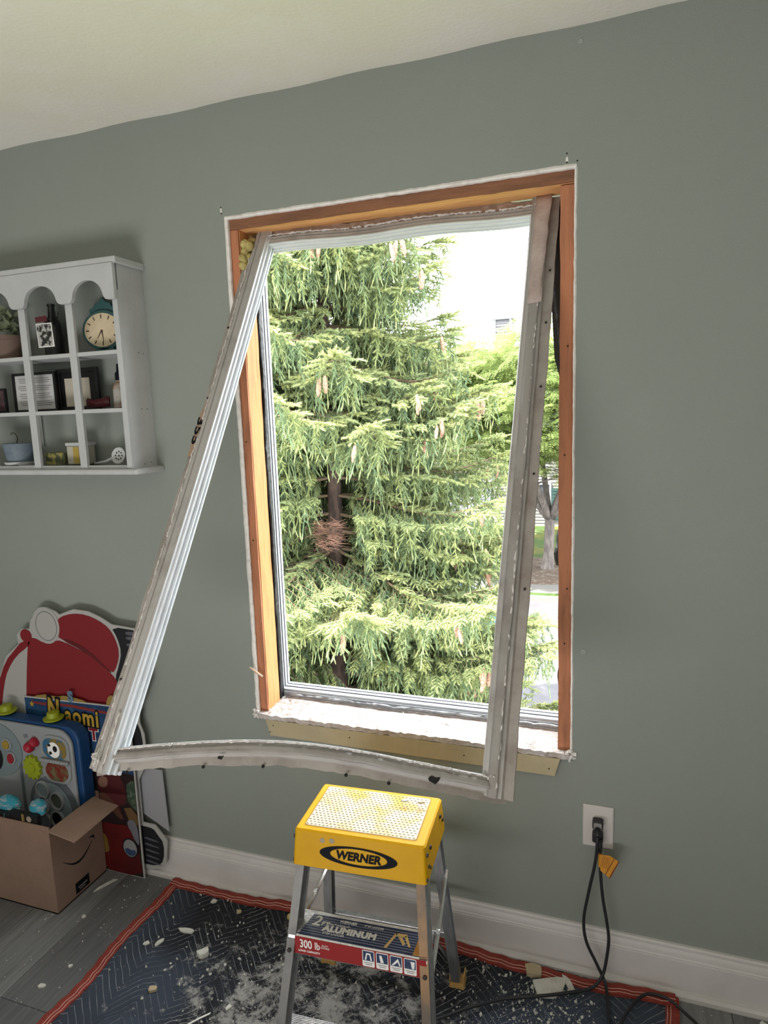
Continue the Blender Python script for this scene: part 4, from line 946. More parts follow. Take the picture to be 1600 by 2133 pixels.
build(MB().lathe([(.010, .084), (.011, .086), (.011, .106), (.006, .110), (.0045, .132), (.002, .134)], 14, (-1.440, -.06, 1.613)), 'cap', m_black, o, auto=40)
# bottom row
o = thing('blue_pot', 'blue-grey plant pot with white saucer and a bare curled stem, bottom row of the cabinet', 'plant pot', (-1.868, -.06, 1.443))
build(MB().lathe([(.036, .008), (.040, .010), (.049, .068), (.051, .070), (.048, .072), (.046, .066)], 24, (-1.868, -.06, 1.443)), 'pot', mat('blue_grey_glaze', (.16, .20, .24), .6, n2=((.13, .17, .21), 40, .4, .6)), o, auto=40)
build(MB().lathe([(.040, 0), (.047, .002), (.050, .011), (.046, .011), (.040, .006)], 24, (-1.868, -.06, 1.443)), 'saucer', m_cab, o, auto=40)
build(MB().lathe([(.044, .064), (.001, .066)], 20, (-1.868, -.06, 1.443)), 'soil', mat('soil', (.03, .02, .015), 1), o)
build(MB().tube(spline([(-1.872, -.06, 1.508), (-1.870, -.065, 1.520), (-1.860, -.07, 1.528), (-1.868, -.07, 1.545), (-1.884, -.068, 1.548), (-1.892, -.065, 1.542)], 5), .0016, 6), 'stem', mat('dry_stem', (.06, .05, .03), .8), o)
o = thing('patterned_box', 'small green and gold patterned box on the bottom shelf', 'box', (-1.705, -.05, 1.443))
build(MB().box((-1.746, -.075, 1.443), (-1.668, -.03, 1.479)), 'body', mat('gold_green_print', (.30, .27, .08), .6, n2=((.06, .07, .04), 45, .45, .55)), o, bevel=.001)
build(MB().box((-1.747, -.076, 1.475), (-1.667, -.029, 1.481)), 'lid', MC['gold_green_print'], o, bevel=.001)
o = thing('candle_jar', 'square cream jar with a yellow stripe and white lid on the bottom shelf', 'jar', (-1.628, -.05, 1.443))
build(MB().box((-1.662, -.07, 1.443), (-1.592, -.02, 1.502)), 'body', mat('cream_jar', (.42, .40, .33), .4), o, bevel=.004)
build(MB().box((-1.634, -.0715, 1.446), (-1.612, -.0695, 1.498)), 'yellow_stripe', mat('mustard_stripe', (.38, .28, .06), .5), o)
build(MB().box((-1.664, -.072, 1.502), (-1.590, -.018, 1.512)), 'lid', m_cab, o, bevel=.002)
o = thing('spoon_rest', 'white ladle-shaped spoon rest with a dotted flower, bottom right of the cabinet', 'spoon rest', (-1.47, -.07, 1.443))
Mr = Matrix.Rotation(math.radians(78), 4, 'X')
build(MB().lathe([(.001, .002), (.018, .001), (.024, .004), (.026, .008), (.024, .0085), (.018, .0055), (.001, .0045)], 20, (-1.458, -.065, 1.468), Mr), 'bowl', m_cab, o, auto=40)
build(MB().tube([(-1.480, -.070, 1.462), (-1.505, -.075, 1.452), (-1.545, -.08, 1.4465)], [.006, .0045, .003], 8), 'handle', m_cab, o, smooth=True)
dt = MB()
for i in range(9):
    t = 2 * PI * i / 8; r_ = .012 if i < 8 else 0
    dt.lathe([(.0022 if i < 8 else .003, 0), (.0022, .0008)], 8, Vector((-1.458, -.065, 1.468)) + Mr.to_3x3() @ Vector((r_ * math.cos(t), r_ * math.sin(t), .0062 if i < 8 else .005)), Mr)
build(dt, 'flower_dots', m_fr, o)
o = build(MB().prism(smoothpts([(-1.85, -.10), (-1.80, -.104), (-1.775, -.09), (-1.785, -.075), (-1.83, -.078)], 2), lambda u, v, h: Vector((u, v, 1.432 + h)), .0002, .012), 'folded_cloth', m_cab, org=(-1.81, -.09, 1.432), bevel=.003); props(o, 'small folded white cloth beside the blue-grey pot in the cabinet', 'cloth')
o = build(MB().tube([(-1.815, -.006, 1.50), (-1.816, -.006, 1.60), (-1.818, -.006, 1.74)], .0012, 6), 'hanging_wire', m_rubber, org=(-1.816, -.006, 1.5)); props(o, 'thin dark wire running down the wall behind the cabinet', 'wire')

# ------------------------------------------------------------------ big cutout board behind
m_cred = mat('cutout_red', (0.190, 0.009, 0.014), .55); m_cdred = mat('cutout_dark_red', (0.099, 0.006, 0.009), .55); m_cwh = mat('cutout_white', (0.380, 0.372, 0.357), .6); m_cblk = mat('cutout_black', (0.008, 0.008, 0.011), .5); m_cgr = mat('cutout_grey', (0.084, 0.084, 0.106), .6)  # colours of this toy corner are darkened, its shade put into them
cu = thing('cutout_board', 'large die-cut board with red shapes and a white disc leaning on the left wall', 'display board', (-1.8, -.035, 0))
outer = [(-2.30, .02), (-2.30, .60), (-2.20, .62), (-2.119, .661), (-2.073, .75), (-2.005, .803), (-2.006, .838), (-1.98, .862), (-1.945, .864), (-1.937, .893), (-1.901, .935), (-1.856, .949), (-1.816, .935), (-1.804, .926), (-1.739, .949), (-1.676, .946), (-1.628, .930), (-1.582, .907), (-1.46, .898), (-1.45, .72), (-1.50, .62), (-1.505, .57), (-1.490, .53), (-1.488, .43), (-1.53, .36), (-1.53, .203), (-1.523, .203), (-1.481, .202), (-1.462, .183), (-1.434, .150), (-1.445, .068), (-1.485, .034), (-1.53, .026)]
fc = wallfn(-.031)
build(MB().prism(outer, fc, 0, .004), 'board', m_cwh, cu)
def ly(pts, nm, m, h, par=cu, k=1, f=fc): return build(MB().prism(smoothpts(pts, k) if k else pts, f, h - .0008, h), nm, m, par)
ly([(-2.125, .640), (-2.076, .733), (-2.015, .789), (-1.99, .813), (-1.944, .822), (-1.962, .796), (-2.019, .76), (-2.07, .70), (-2.097, .64), (-2.123, .545), (-2.15, .45), (-2.20, .45), (-2.16, .60)], 'red_arch', m_cred, .0048)
ly([(-1.962, .796), (-1.954, .827), (-1.925, .834), (-1.887, .817), (-1.839, .828), (-1.806, .834), (-1.694, .795), (-1.599, .733), (-1.575, .696), (-1.585, .647), (-1.59, .59), (-1.60, .40), (-2.01, .40), (-2.000, .570), (-1.985, .674)], 'red_body', m_cred, .0048)
ly([(-1.818, .895), (-1.80, .918), (-1.74, .935), (-1.684, .933), (-1.635, .918), (-1.595, .895), (-1.571, .858), (-1.560, .812), (-1.575, .764), (-1.598, .732), (-1.694, .795), (-1.790, .834), (-1.82, .846)], 'red_dome', m_cred, .0056)
ly([(-1.806, .838), (-1.70, .800), (-1.600, .734), (-1.604, .742), (-1.69, .812), (-1.77, .842)], 'dome_crease', m_cdred, .0064)
ly([(-1.586, .900), (-1.468, .892), (-1.46, .80), (-1.475, .72), (-1.52, .70), (-1.583, .690), (-1.588, .720), (-1.568, .765), (-1.552, .813), (-1.563, .862)], 'black_panel', m_cblk, .0046)
for i, (z, w) in enumerate(((.882, .05), (.865, .055), (.842, .055), (.815, .045), (.796, .04))): ly([(-1.527, z - .006), (-1.527 + w, z - .007), (-1.527 + w, z + .006), (-1.527, z + .006)], 'grey_bar', m_cgr, .0054)
build(MB().prism(ell(-1.963, .838, .026, .024), fc, .0048, .0056), 'red_ball', m_cred, cu)
build(MB().prism(ell(-1.866, .883, .060, .066, 36), fc, .0048, .0060), 'white_disc', m_cwh, cu)
o_ = MB(); A, B_ = ell(-1.864, .881, .0475, .053, 36), ell(-1.864, .881, .0455, .051, 36); o_.add([fc(u, v, .0064) for u, v in A] + [fc(u, v, .0064) for u, v in B_], [(i, (i + 1) % 36, 36 + (i + 1) % 36, 36 + i) for i in range(36)]); build(o_, 'disc_outline', m_cgr, cu, recalc=False)
ly([(-1.56, .60), (-1.515, .57), (-1.500, .53), (-1.498, .44), (-1.56, .44)], 'black_wheel', m_cblk, .0048)
ly([(-1.56, .188), (-1.528, .189), (-1.488, .187), (-1.474, .168), (-1.449, .139), (-1.456, .071), (-1.484, .046), (-1.56, .044)], 'black_wheel', m_cblk, .0048)
for i, z in enumerate((.146, .124, .102, .080, .060)): ly([(-1.529, z + .005), (-1.470 - .004 * (i == 3), z - .004), (-1.470, z - .009), (-1.529, z - .004)], 'grey_bar', m_cgr, .0054)
build(MB().prism([(-1.548, .40), (-1.442, .40), (-1.434, .176), (-1.470, .194), (-1.548, .232)], wallfn(-.018), 0, .003), 'easel_flap', mat('easel_card', (0.304, 0.304, 0.327), .8), cu)['label'] = 'plain pale grey easel flap'
build(MB().box((-1.70, -.031, .10), (-1.66, -.018, .60)), 'easel_spine', MC['easel_card'], cu)

# ------------------------------------------------------------------ birthday poster board
po = thing('poster_board', 'blue and red foam poster board lettered in yellow, standing in front of the cutout board', 'poster', (-1.76, -.055, 0))
fp_ = wallfn(-.046)
build(MB().prism([(-1.990, 0), (-1.990, .617), (-1.532, .628), (-1.530, .0)], fp_, 0, .005), 'board', mat('foam_core', (0.456, 0.441, 0.426), .7), po)
m_pb = mat('poster_blue', (0.009, 0.034, 0.099), .5, n2=((.02, .08, .17), 12, .45, .65))
ly([(-1.987, .30), (-1.987, .613), (-1.535, .624), (-1.535, .30)], 'blue_sky', m_pb, .0056, po, 0, fp_)
m_maro = mat('poster_dark', (0.014, 0.005, 0.006), .5, n2=((.03, .03, .015), 9, .5, .62)); m_pred = mat('poster_red', (0.099, 0.004, 0.004), .45, n2=((.06, .003, .004), 9, .4, .65)); m_pyel = mat('poster_yellow', (0.395, 0.251, 0.030), .5)
ly([(-1.987, .003), (-1.987, .40), (-1.535, .385), (-1.535, .003)], 'dark_lower_half', m_maro, .0060, po, 0, fp_)
ly([(-1.958, .612), (-1.94, .600), (-1.80, .612), (-1.65, .604), (-1.56, .60), (-1.56, .592), (-1.66, .594), (-1.80, .602), (-1.94, .59)], 'rainbow_red', mat('rainbow_red_ink', (0.190, 0.023, 0.023), .5), .0062, po, 1, fp_)
for i, c_ in enumerate(((.26, .02, .02), (.40, .14, .02), (.35, .25, .03), (.04, .16, .05))):
    a_ = []
    for t in range(9): q = t / 8; a_.append((-1.955 + .12 * q, .503 + (.062 - i * .006) * math.sin(q * PI * .55)))
    for t in range(8, -1, -1): q = t / 8; a_.append((-1.955 + .12 * q, .503 + (.062 - (i + 1) * .006) * math.sin(q * PI * .55)))
    ly(a_, 'rainbow_band', mat('rainbow_ink_%d' % i, c_, .5), .0066, po, 0, fp_)
def star(cx, cz, r): return [(cx + (r if i % 2 == 0 else r * .45) * math.sin(i * PI / 5), cz + (r if i % 2 == 0 else r * .45) * math.cos(i * PI / 5)) for i in range(10)]
ly(star(-1.954, .592, .012), 'star', m_pyel, .0066, po, 0, fp_)
ly([(-1.99, .618), (-1.94, .63), (-1.91, .634), (-1.84, .630), (-1.80, .64), (-1.70, .628), (-1.70, .60), (-1.99, .60)][2:], 'yellow_cloud', mat('muted_gold', (0.274, 0.182, 0.046), .6), .0030, po, 1, fp_)
Yp = -.0525
for dx, bd_, m_, yy in ((0, .0075, m_black, 0), (0, .0012, m_pyel, -.0006)):
    text('N', 'lettering', .098, m_, po, (-1.856, Yp + yy, .584), rot=(PI / 2, math.radians(5), 0), bold=bd_ * 1.2 + .0024, sx=.70)
    text('aomi', 'lettering', .084, m_, po, (-1.733, Yp + yy - .0001, .569), rot=(PI / 2, math.radians(1), 0), bold=bd_ * .9 + .0012, sx=.80, spacing=1.14)
text('T', 'lettering', .060, m_lwh, po, (-1.688, Yp, .510), bold=.0045); text('T', 'lettering', .060, m_cred, po, (-1.688, Yp - .0006, .510), bold=.0020)
text('S', 'lettering', .050, mat('sky_letter', (0.106, 0.182, 0.258), .5), po, (-1.775, -.0525, .638), bold=.003)
text('2', 'lettering', .022, mat('pale_blue_ink', (0.076, 0.167, 0.258), .5), po, (-1.748, Yp, .530)); text('O', 'lettering', .022, MC['pale_blue_ink'], po, (-1.722, Yp, .512), bold=.0005)
ly([(-1.620, .650), (-1.600, .665), (-1.590, .655), (-1.592, .640), (-1.610, .630), (-1.622, .62), (-1.57, .615), (-1.56, .60), (-1.63, .60)], 'gold_scroll', mat('muted_gold', (0.274, 0.182, 0.046), .6), .0030, po, 1, fp_)
# lower half: person in a dark red suit by a red barrel
ly([(-1.665, .40), (-1.60, .385), (-1.575, .33), (-1.578, .27), (-1.61, .265), (-1.60, .235), (-1.64, .24), (-1.68, .29), (-1.70, .33)], 'dark_red_suit', mat('poster_maroon', (0.065, 0.006, 0.009), .6), .0066, po, 1, fp_)
ly([(-1.69, .345), (-1.672, .365), (-1.662, .362), (-1.650, .358), (-1.648, .345), (-1.655, .325), (-1.675, .318), (-1.69, .325)], 'hand', mat('poster_skin', (0.198, 0.099, 0.068), .6), .0072, po, 1, fp_)
ly([(-1.69, .300), (-1.66, .30), (-1.62, .26), (-1.59, .215), (-1.61, .210), (-1.65, .245), (-1.69, .275)], 'brown_arm', mat('poster_brown', (0.076, 0.027, 0.015), .6), .0075, po, 1, fp_)
ly([(-1.57, .345), (-1.545, .365), (-1.536, .36), (-1.536, .25), (-1.56, .27), (-1.572, .30)], 'green_leaves', mat('poster_green', (0.027, 0.053, 0.030), .6, n2=((.12, .14, .10), 60, .5, .65)), .0068, po, 0, fp_)
ly([(-1.59, .255), (-1.56, .262), (-1.536, .235), (-1.536, .20), (-1.57, .205)], 'sand_patch', mat('poster_sand', (0.122, 0.068, 0.023), .6), .0068, po, 0, fp_)
ly([(-1.725, .003), (-1.725, .17), (-1.69, .188), (-1.63, .186), (-1.59, .195), (-1.565, .17), (-1.555, .12), (-1.54, .08), (-1.537, .003)], 'red_barrel', m_pred, .0072, po, 1, fp_)
ly([(-1.585, .200), (-1.572, .215), (-1.548, .215), (-1.538, .18), (-1.538, .12), (-1.556, .14)], 'pale_cloth', mat('poster_grey', (0.144, 0.144, 0.167), .6), .0070, po, 1, fp_)
build(MB().prism(ell(-1.578, .108, .033, .037), fp_, .0072, .0080), 'badge_rim', m_cblk, po)
bg = build(MB().prism(ell(-1.578, .108, .028, .032), fp_, .0080, .0086), 'round_badge', mat('badge_white', (0.251, 0.251, 0.251), .5), po)
ly([(-1.604, .100), (-1.588, .108), (-1.573, .100), (-1.556, .106), (-1.554, .09), (-1.57, .079), (-1.59, .08)], 'badge_blue', mat('badge_blue_ink', (0.030, 0.053, 0.122), .5), .0090, bg, 1, fp_)
ly([(-1.716, .075), (-1.716, .135), (-1.695, .15), (-1.675, .13), (-1.672, .10), (-1.67, .08), (-1.69, .068)], 'yellow_patch', mat('poster_ochre', (0.152, 0.091, 0.011), .6), .0080, po, 1, fp_)

# ------------------------------------------------------------------ cardboard box and what is in it
bx = thing('cardboard_box', 'open brown cardboard box with a curved black arrow printed on its side, bottom left', 'box', (-1.90, -.17, 0))
t_ = .004; bh = .305
build(MB().box((-2.16, -.275, 0), (-1.690, -.056, t_)), 'base', m_card, bx)
for a_, b_ in (((-2.16, -.275, 0), (-1.690, -.271, bh)), ((-2.16, -.060, 0), (-1.690, -.056, bh))): build(MB().box(a_, b_), 'long_side', m_card, bx)
for a_, b_ in (((-1.694, -.271, 0), (-1.690, -.060, bh - .012)), ((-2.16, -.271, 0), (-2.156, -.060, bh))): build(MB().box(a_, b_), 'short_side', m_card, bx)
fl_ = MB().hexa([(-1.692, -.278, .292), (-1.556, -.306, .300), (-1.560, -.110, .302), (-1.694, -.078, .292)], [(-1.692, -.278, .296), (-1.556, -.306, .304), (-1.560, -.110, .306), (-1.694, -.078, .296)])
build(fl_, 'flap', mat('lighter_cardboard', (0.274, 0.182, 0.133), .85, n2=((.32, .21, .155), 9, .4, .7)), bx)
xf_ = lambda u, v, h: Vector((-1.690 + h, u, v))
sm = []
for i in range(13): q = i / 12; sm.append((-.236 + .130 * q, .158 - .036 * math.sin(PI * q) - .004 * q))
for i in range(12, -1, -1): q = i / 12; sm.append((-.236 + .130 * q, .158 - .036 * math.sin(PI * q) - .004 * q - .0075 * math.sin(PI * (q * .86 + .05))))
build(MB().prism(sm, xf_, 0, .0006).prism([(-.122, .170), (-.098, .168), (-.094, .146), (-.101, .160)], xf_, 0, .0006), 'curved_arrow', m_black, bx)
lt = build(MB().prism([(-.196, .012), (-.196, .050), (-.136, .050), (-.136, .012)], xf_, 0, .0006), 'black_tape', m_black, bx)
build(MB().box((-1.6892, -.186, .028), (-1.6888, -.146, .032)).box((-1.6892, -.180, .020), (-1.6888, -.155, .023)), 'tape_print', m_greyp, lt)
# activity panel toy
m_tw = mat('toy_white', (0.274, 0.289, 0.304), .4); m_tb = mat('toy_blue', (0.008, 0.049, 0.152), .45); m_lime = mat('toy_lime', (0.274, 0.319, 0.015), .45); m_tg = mat('toy_grey', (0.106, 0.122, 0.137), .5); m_tl = mat('toy_light_grey', (0.182, 0.228, 0.243), .5)
ty = thing('activity_toy', 'white and blue activity panel toy with lime knobs standing in the cardboard box', 'toy', (-1.90, -.17, .01))
ft = wallfn(-.165)
build(MB().prism(rrect(-2.10, .042, -1.642, .590, .055, 8), wallfn(-.105), 0, .050), 'blue_shell', m_tb, ty, bevel=.006)
build(MB().prism(rrect(-2.10, .042, -1.662, .582, .060, 8), wallfn(-.156), 0, .012), 'front_panel', m_tw, ty, bevel=.004)
def tp_(pts, nm, m, h0, h1, bevel=.0, par=ty): return build(MB().prism(pts, wallfn(-.168), h0, h1), nm, m, par, bevel=bevel)
tp_(ell(-2.00, .475, .115, .100, 40), 'left_dial', m_tl, 0, .004, .001)
tp_(ell(-2.02, .445, .045, .055, 30), 'dark_hub', m_fr, .004, .010, .002)
tp_(ell(-1.947, .501, .022, .022), 'button_rim', m_tw, .004, .009, .001); tp_(ell(-1.947, .501, .015, .016), 'yellow_button', mat('toy_yellow', (0.319, 0.213, 0.030), .5), .009, .014, .002)
tp_(ell(-1.932, .452, .020, .024), 'button_rim', m_tw, .004, .009, .001); tp_(ell(-1.932, .452, .014, .018), 'red_button', mat('toy_red', (0.258, 0.015, 0.023), .45), .009, .014, .002)
text('10', 'lettering', .020, m_tg, ty, (-1.862, -.1685, .540), rot=(PI / 2, -.35, 0), bold=.0006)
Ml = Matrix.Translation((-1.845, -.178, .503)) @ Matrix.Rotation(math.radians(50), 4, 'Y') @ Matrix.Rotation(0, 4, 'X')
build(MB().lathe([(.014, 0), (.019, .003), (.019, .012), (.013, .018), (.012, .030), (.017, .036), (.018, .044), (.012, .050)], 18, (0, 0, 0), Ml), 'red_lever', mat('toy_pink_red', (0.319, 0.011, 0.030), .4), ty, auto=50)
tp_(rrect(-1.905, .20, -1.893, .480, .004, 3), 'slider_groove', m_tg, 0, .002)
g_ = []
for i in range(48): r_ = .034 + (.006 if (i // 2) % 2 == 0 else -.001); t = 2 * PI * i / 48; g_.append((-1.838 + r_ * math.cos(t), .432 + r_ * 1.12 * math.sin(t)))
gr = tp_(g_, 'lime_gear', m_lime, .0, .012, .001); 
build(MB().prism(ell(-1.838, .432, .016, .018), wallfn(-.180), 0, .004), 'gear_hub', m_lime, gr, bevel=.001)
pc = tp_(rrect(-1.792, .388, -1.672, .560, .040, 7), 'picture_window', m_tw, 0, .005, .001)
m_pic = mat('bright_picture', (0.228, 0.152, 0.023), .5, n2=((.03, .12, .22), 22, .46, .54)); m_pic2 = mat('bright_picture_low', (0.167, 0.023, 0.015), .5, n2=((.14, .13, .06), 26, .46, .54))
build(MB().prism(rrect(-1.783, .478, -1.681, .550, .030, 6), wallfn(-.173), 0, .001), 'upper_picture', m_pic, pc); 
cow = build(MB().prism(ell(-1.735, .510, .026, .028), wallfn(-.174), 0, .001), 'cow_face', m_lwh, pc)
build(MB().prism(ell(-1.728, .515, .009, .011), wallfn(-.175), 0, .001), 'cow_patch', m_fr, pc); build(MB().prism(ell(-1.749, .498, .006, .006), wallfn(-.175), 0, .001), 'cow_patch', m_fr, pc); build(MB().prism(ell(-1.752, .526, .006, .005), wallfn(-.175), 0, .001), 'cow_patch', m_fr, pc)
build(MB().prism(rrect(-1.781, .397, -1.683, .466, .034, 6), wallfn(-.173), 0, .001), 'lower_picture', m_pic2, pc)
br_ = MB()
for i in range(11): br_.lathe([(.0045, 0), (.0060, .003), (.0060, .008), (.0045, .011)], 10, (-1.794 + i * .0113, -.182, .472), Matrix.Rotation(PI / 2, 4, 'Y'))
build(br_, 'ridged_bar', m_tw, ty)
ty.location = Vector((-1.90 - .056, -.17 + .044, .01 - .030))
tp_(ell(-1.765, .295, .105, .110, 40), 'dark_cup_ring', m_tg, 0, .003)
tp_(ell(-1.770, .285, .085, .098, 40), 'cup_plate', m_tl, .003, .006, .001)
for x, z, m_ in ((-1.801, .357, m_tl), (-1.743, .324, mat('toy_olive', (0.076, 0.091, 0.068), .5)), (-1.806, .298, m_tl), (-1.748, .255, m_fr), (-1.806, .238, m_tl)):
    A, B_ = ell(x, z, .029, .033, 24), ell(x, z, .024, .028, 24); q = MB(); f_ = wallfn(-.174)
    q.add([f_(u, v, 0) for u, v in A] + [f_(u, v, .008) for u, v in A] + [f_(u, v, .008) for u, v in B_] + [f_(u, v, .001) for u, v in B_], [(L * 24 + i, L * 24 + (i + 1) % 24, (L + 1) * 24 + (i + 1) % 24, (L + 1) * 24 + i) for L in range(3) for i in range(24)])
    c_ = build(q, 'cup', m_tw, ty, auto=40); build(MB().prism(B_, f_, 0, .002), 'cup_floor', m_, c_)
for x in (-1.987, -1.773): build(MB().lathe([(.010, -.022), (.010, 0), (.033, .002), (.034, .007), (.022, .010), (.020, .026), (.015, .029)], 20, (x, -.125, .594)), 'lime_peg', m_lime, ty, auto=50)
# small things in the box
m_cyan = mat('cyan_plush', (0.023, 0.228, 0.304), .8, n2=((.26, .30, .34), 28, .5, .56), stretch=(1, 1, 3))
for nm, lab_, cx_, cz_, rx_, rz_ in (('striped_toy', 'cyan and grey striped soft toy at the left in the cardboard box', -1.900, .325, .050, .034), ('striped_toy', 'smaller cyan and white striped toy behind the little black carton', -1.772, .338, .030, .026)):
    o = thing(nm, lab_, 'toy', (cx_, -.235, cz_ - rz_))
    build(MB().lathe([(.1, -1), (.6, -.8), (.95, -.3), (1, .1), (.75, .65), (.2, .97)], 20, (cx_, -.232, cz_), Matrix.Diagonal((rx_, .024, rz_, 1))), 'body', m_cyan, o, smooth=True)
    build(MB().lathe([(.1, -1), (.8, -.6), (1, 0), (.8, .6), (.1, 1)], 12, (cx_ + rx_ * .8, -.242, cz_ - rz_ * .35), Matrix.Diagonal((rx_ * .4, .012, rz_ * .45, 1))), 'paw', m_cyan, o, smooth=True)
o = thing('black_carton', 'small black carton with a cream emblem in the cardboard box', 'carton', (-1.80, -.255, .20))
build(MB().box((-1.858, -.268, .20), (-1.742, -.252, .330)), 'body', m_fr, o, bevel=.001)
build(MB().prism(ell(-1.776, .315, .010, .010, 20), wallfn(-.268), 0, .001), 'emblem', mat('cream_emblem', (0.304, 0.243, 0.198), .6), o)
build(MB().box((-1.806, -.2690, .202), (-1.800, -.2680, .328)).box((-1.798, -.2690, .202), (-1.796, -.2680, .328)), 'gold_stripe', MC['muted_gold'], o)
o = thing('black_case', 'black case with teal cord at far left inside the cardboard box', 'case', (-1.93, -.255, .20))
build(MB().box((-2.05, -.268, .20), (-1.862, -.252, .318)), 'body', m_fr, o, bevel=.003)
build(MB().tube(spline([(-1.878, -.269, .318), (-1.886, -.270, .29), (-1.875, -.270, .262), (-1.865, -.270, .245)], 5), .0018, 6), 'teal_cord', mat('teal_cord_mat', (0.038, 0.137, 0.137), .6), o)
build(MB().prism(ell(-1.925, .292, .009, .009, 18), wallfn(-.268), 0, .001), 'emblem', MC['cream_emblem'], o)

# ================================================================== OUTSIDE
GZ = -3.0
m_lawn = mat('lawn', (.040, .075, .014), .95, n2=((.11, .105, .02), 1.1, .48, .62), bump=(30, 1), coords='Generated'); m_asph = mat('asphalt', (.085, .082, .09), .9, n2=((.105, .10, .11), 3, .4, .7)); m_conc = mat('concrete_walk', (.15, .143, .135), .9); m_mulch = mat('mulch', (.09, .06, .045), 1, n2=((.16, .13, .10), 8, .5, .6))
def ground(name, x0, x1, y0, y1, z, m):
    nx, ny = 40, 20; vs = []; fs = []; rr = random.Random(int(y0 * 10))
    for j in range(ny + 1):
        for i in range(nx + 1): vs.append((x0 + (x1 - x0) * i / nx, y0 + (y1 - y0) * j / ny, z + .01 * rr.random() * (0 < i < nx and 0 < j < ny)))
    for j in range(ny):
        for i in range(nx): a = j * (nx + 1) + i; fs.append((a, a + 1, a + nx + 2, a + nx + 1))
    return structure(build(MB().add(vs, fs), name, m, recalc=False))
for m_ in (m_lawn,):
    for n__ in m_.node_tree.nodes:
        if n__.type == 'TEX_COORD': 
            for l in list(n__.outputs['Generated'].links): m_.node_tree.links.new(n__.outputs['Object'], l.to_socket)
ground('lawn_near', -30, 25, .2, 7.0, GZ, m_lawn); ground('street', -30, 25, 7.0, 14.3, GZ - .10, m_asph); ground('lawn_verge', -30, 25, 14.45, 14.75, GZ, m_lawn)
ground('lawn_far', -40, 40, 15.9, 60, GZ, m_lawn)
structure(build(MB().box((-30, 14.3, GZ - .12), (25, 14.45, GZ + .02)), 'kerb', m_conc)); structure(build(MB().box((-30, 6.9, GZ - .12), (25, 7.05, GZ + .02)), 'kerb_near', m_conc))
sw = structure(build(MB().box((-30, 14.75, GZ - .1), (25, 15.9, GZ - .03)), 'pavement', m_mulch))
for i in range(22):
    x = -14 + i * 1.3; build(MB().box((x + .008, 14.76, GZ - .03), (x + 1.292, 15.89, GZ + .012)), 'paving_slab', m_conc, sw)
build(MB().lathe([(1.7, 0), (1.5, .04), (.4, .07), (.05, .07)], 28, (-2.0, 17.15, GZ)), 'mulch_ring', m_mulch, org=(-2, 17.15, GZ))
props(bpy.data.objects['mulch_ring'], 'brown mulch and leaf litter ring round the bright green tree', 'mulch', kind='stuff')

# --- foliage instancing (one object per crown; leaves nobody could count)
def ftex(name, c1, c2, c3, c4, rough=.7, transl=.35):
    m = bpy.data.materials.new(name); m.use_nodes = True; nt = m.node_tree; N = nt.nodes; L = nt.links; b = N['Principled BSDF']
    at = N.new('ShaderNodeAttribute'); at.attribute_type = 'INSTANCER'; at.attribute_name = 'tint'
    av = N.new('ShaderNodeAttribute'); av.attribute_type = 'GEOMETRY'; av.attribute_name = 'tip'
    r1 = N.new('ShaderNodeMix'); r1.data_type = 'RGBA'; r1.inputs[6].default_value = (*c1, 1); r1.inputs[7].default_value = (*c2, 1); L.new(at.outputs['Fac'], r1.inputs[0])
    r2 = N.new('ShaderNodeMix'); r2.data_type = 'RGBA'; r2.inputs[6].default_value = (*c3, 1); r2.inputs[7].default_value = (*c4, 1); L.new(at.outputs['Fac'], r2.inputs[0])
    r3 = N.new('ShaderNodeMix'); r3.data_type = 'RGBA'; L.new(av.outputs['Fac'], r3.inputs[0]); L.new(r1.outputs[2], r3.inputs[6]); L.new(r2.outputs[2], r3.inputs[7])
    L.new(r3.outputs[2], b.inputs['Base Color']); b.inputs['Roughness'].default_value = rough; b.inputs['Specular IOR Level'].default_value = .3
    tr = N.new('ShaderNodeBsdfTranslucent'); L.new(r3.outputs[2], tr.inputs[0]); ms = N.new('ShaderNodeMixShader'); ms.inputs[0].default_value = transl
    L.new(b.outputs[0], ms.inputs[1]); L.new(tr.outputs[0], ms.inputs[2]); L.new(ms.outputs[0], N['Material Output'].inputs[0]); return m
def proto(name, vs, fs, tip, m):
    me = bpy.data.meshes.new(name); me.from_pydata(vs, [], fs); at = me.attributes.new('tip', 'FLOAT', 'POINT'); at.data.foreach_set('value', tip); me.materials.append(m)
    return bpy.data.objects.new(name, me)
